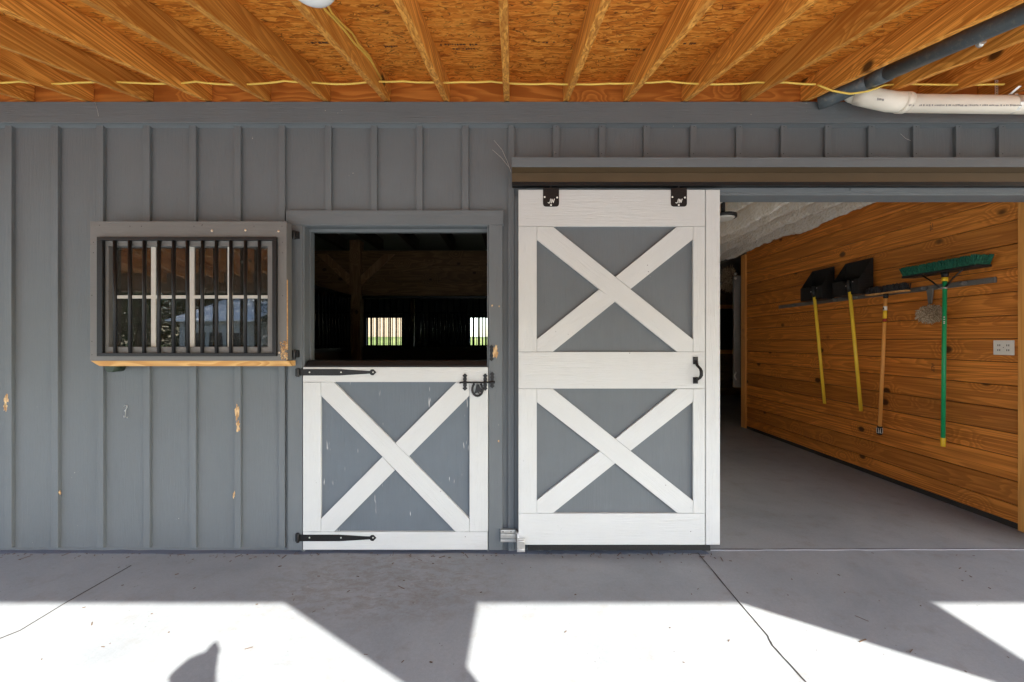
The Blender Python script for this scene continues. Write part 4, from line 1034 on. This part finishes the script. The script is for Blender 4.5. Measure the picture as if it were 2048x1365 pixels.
# ------------------------------------------------------------- outside behind the camera and behind the barn
def shed(name, label, x0, x1, y0, y1, h, rh, wm=None, rm=None):
    t = thing(name, label, 'building', ((x0 + x1) / 2, (y0 + y1) / 2, -.06))
    MB().box(x0, x1, y0, y1, -.06, h).build('wall', wm or m_shedw, t)
    ym = (y0 + y1) / 2; mb = MB()
    mb.prism([(y0 - .5, h - .1), (ym, h + rh), (y1 + .5, h - .1), (y1 + .5, h + .0), (ym, h + rh + .1), (y0 - .5, h + .0)], x0 - .6, x1 + .6, 'x')
    for k in range(int((x1 - x0) / .5)):
        xx = x0 + k * .5
        mb.prism([(ym, h + rh + .1), (y1 + .5, h + .0), (y1 + .5, h + .06), (ym, h + rh + .16)], xx, xx + .05, 'x')
    mb.build('roof', rm or m_roofm, t)
    for k in range(3):
        xx = x0 + (x1 - x0) * (.2 + .25 * k); MB().box(xx, xx + .9, y1 + .002, y1 + .04, .9, 2.0).build('window', m_blackp, t)
    return t
shed('white_shed', 'pale shed with ribbed metal roof, seen mirrored in the barred window', -24.3, -19.3, -35, -24, 2.9, 2.0, None, plain('white_metal_roof', (0.88, 0.89, 0.9), 0.5, 0, 0.05, 0.1, 4))
shed('pale_outbuilding', 'pale outbuilding glimpsed through the far stall window', -11.6, -7.4, 30, 36, 4.2, 1.5, plain('tan_wall', (0.20, 0.155, 0.10), 0.8, 0, 0.3, 0.3, 3))
def make_tree(seed, hgt, rad):
    rnd = random.Random(seed); t = thing('broadleaf_tree', '', 'tree', (0, 0, -.06), 'trees across the yard')
    tr = MB(); tr.tube([(0, 0, -.06), (.1, .05, hgt * .3), (0, .1, hgt * .6), (.1, 0, hgt * .85)], .2, 10, rads=[.28, .2, .12, .04])
    cl = []
    for k in range(26):
        a = rnd.uniform(0, 6.28); z = rnd.uniform(.12, .95) * hgt; r = rad * math.sqrt(rnd.random()) * (1.15 - abs(z / hgt - .5))
        c_ = Vector((math.cos(a) * r, math.sin(a) * r, z)); cl.append(c_)
        tr.tube([(0, 0, z * .65), c_ * .6 + Vector((0, 0, z * .3)), c_], .05, 6, rads=[.09, .05, .02])
    tr.build('trunk', m_bark, t)
    cr = MB()
    for k in range(9000):
        c_ = rnd.choice(cl); p = c_ + Vector((rnd.gauss(0, 1), rnd.gauss(0, 1), rnd.gauss(0, .8))) * rad * .24
        u = Vector((rnd.gauss(0, 1), rnd.gauss(0, 1), rnd.gauss(0, 1))).normalized(); v_ = u.orthogonal().normalized(); sz = rnd.uniform(.08, .2)
        cr.add([p - u * sz, p + v_ * sz * .5, p + u * sz, p - v_ * sz * .5], [(0, 1, 2, 3)])
    cr.build('crown', m_leaf, t); return t
trees = [make_tree(1, 11, 4.2), make_tree(2, 9, 3.6)]
spots = [(-30, -27, 'broad leafy tree left of the white shed'), (-35, -24, 'leafy tree farther left along the yard edge'), (-22, -35, 'tall tree directly behind the white shed'), (-17.5, -29, 'leafy tree close right of the white shed'), (-12.5, -31, 'tree standing between the shed and the open yard'), (-27, -34, 'leafy tree behind the left corner of the white shed'), (-7, -34, 'distant tree straight behind the camera'), (-41, -24, 'outermost left tree beyond the yard')]
for i, (x, y, lb) in enumerate(spots):
    t = trees[i] if i < 2 else dup(trees[i % 2], (0, 0, 0))
    t.location = (x, y, -.06); t['label'] = lb; t.rotation_euler = (0, 0, i * 1.3)

rnd = random.Random(77); wd = MB()
for k in range(26000):
    x = rnd.uniform(-75, 35); c0 = 6 + 3.5 * noise.noise(Vector((x * .13, 0, 0))) + 2 * noise.noise(Vector((x * .5, 3, 0)))
    z = rnd.uniform(0, 1) ** .8 * (c0 + 4); y = -46 - rnd.uniform(0, 5) + 2.5 * noise.noise(Vector((x * .3, z * .3, 5)))
    p = Vector((x, y, z - .1)); u = Vector((rnd.gauss(0, 1), rnd.gauss(0, .5), rnd.gauss(0, 1))).normalized(); v_ = u.orthogonal().normalized(); sz = rnd.uniform(.25, .6)
    wd.add([p - u * sz, p + v_ * sz * .6, p + u * sz, p - v_ * sz * .6], [(0, 1, 2, 3)])
tag(wd.build('woodland', m_leaf), 'dark woodland edge far across the yard', None, None, 'stuff')
bk = MB().prism([(21, -.06), (26, 1.55), (29.5, 1.72), (29.9, -.06)], -30, 12, 'x').build('grass_bank', m_grass); tag(bk, 'grass bank behind the barn', None, None, 'structure')

for i, q in enumerate([[(988, 281), (1004, 300), (1014, 322), (1022, 345)], [(985, 300), (1003, 316), (1018, 335)], [(1801, 268), (1812, 278), (1822, 282)], [(190, 205), (195, 222), (197, 233)]]):
    s = MB(); s.tube([P(a, b, 2.655 - .01 * k) for k, (a, b) in enumerate(q)], .0007, 5); s.build('cobweb_thread', m_cream, wall)
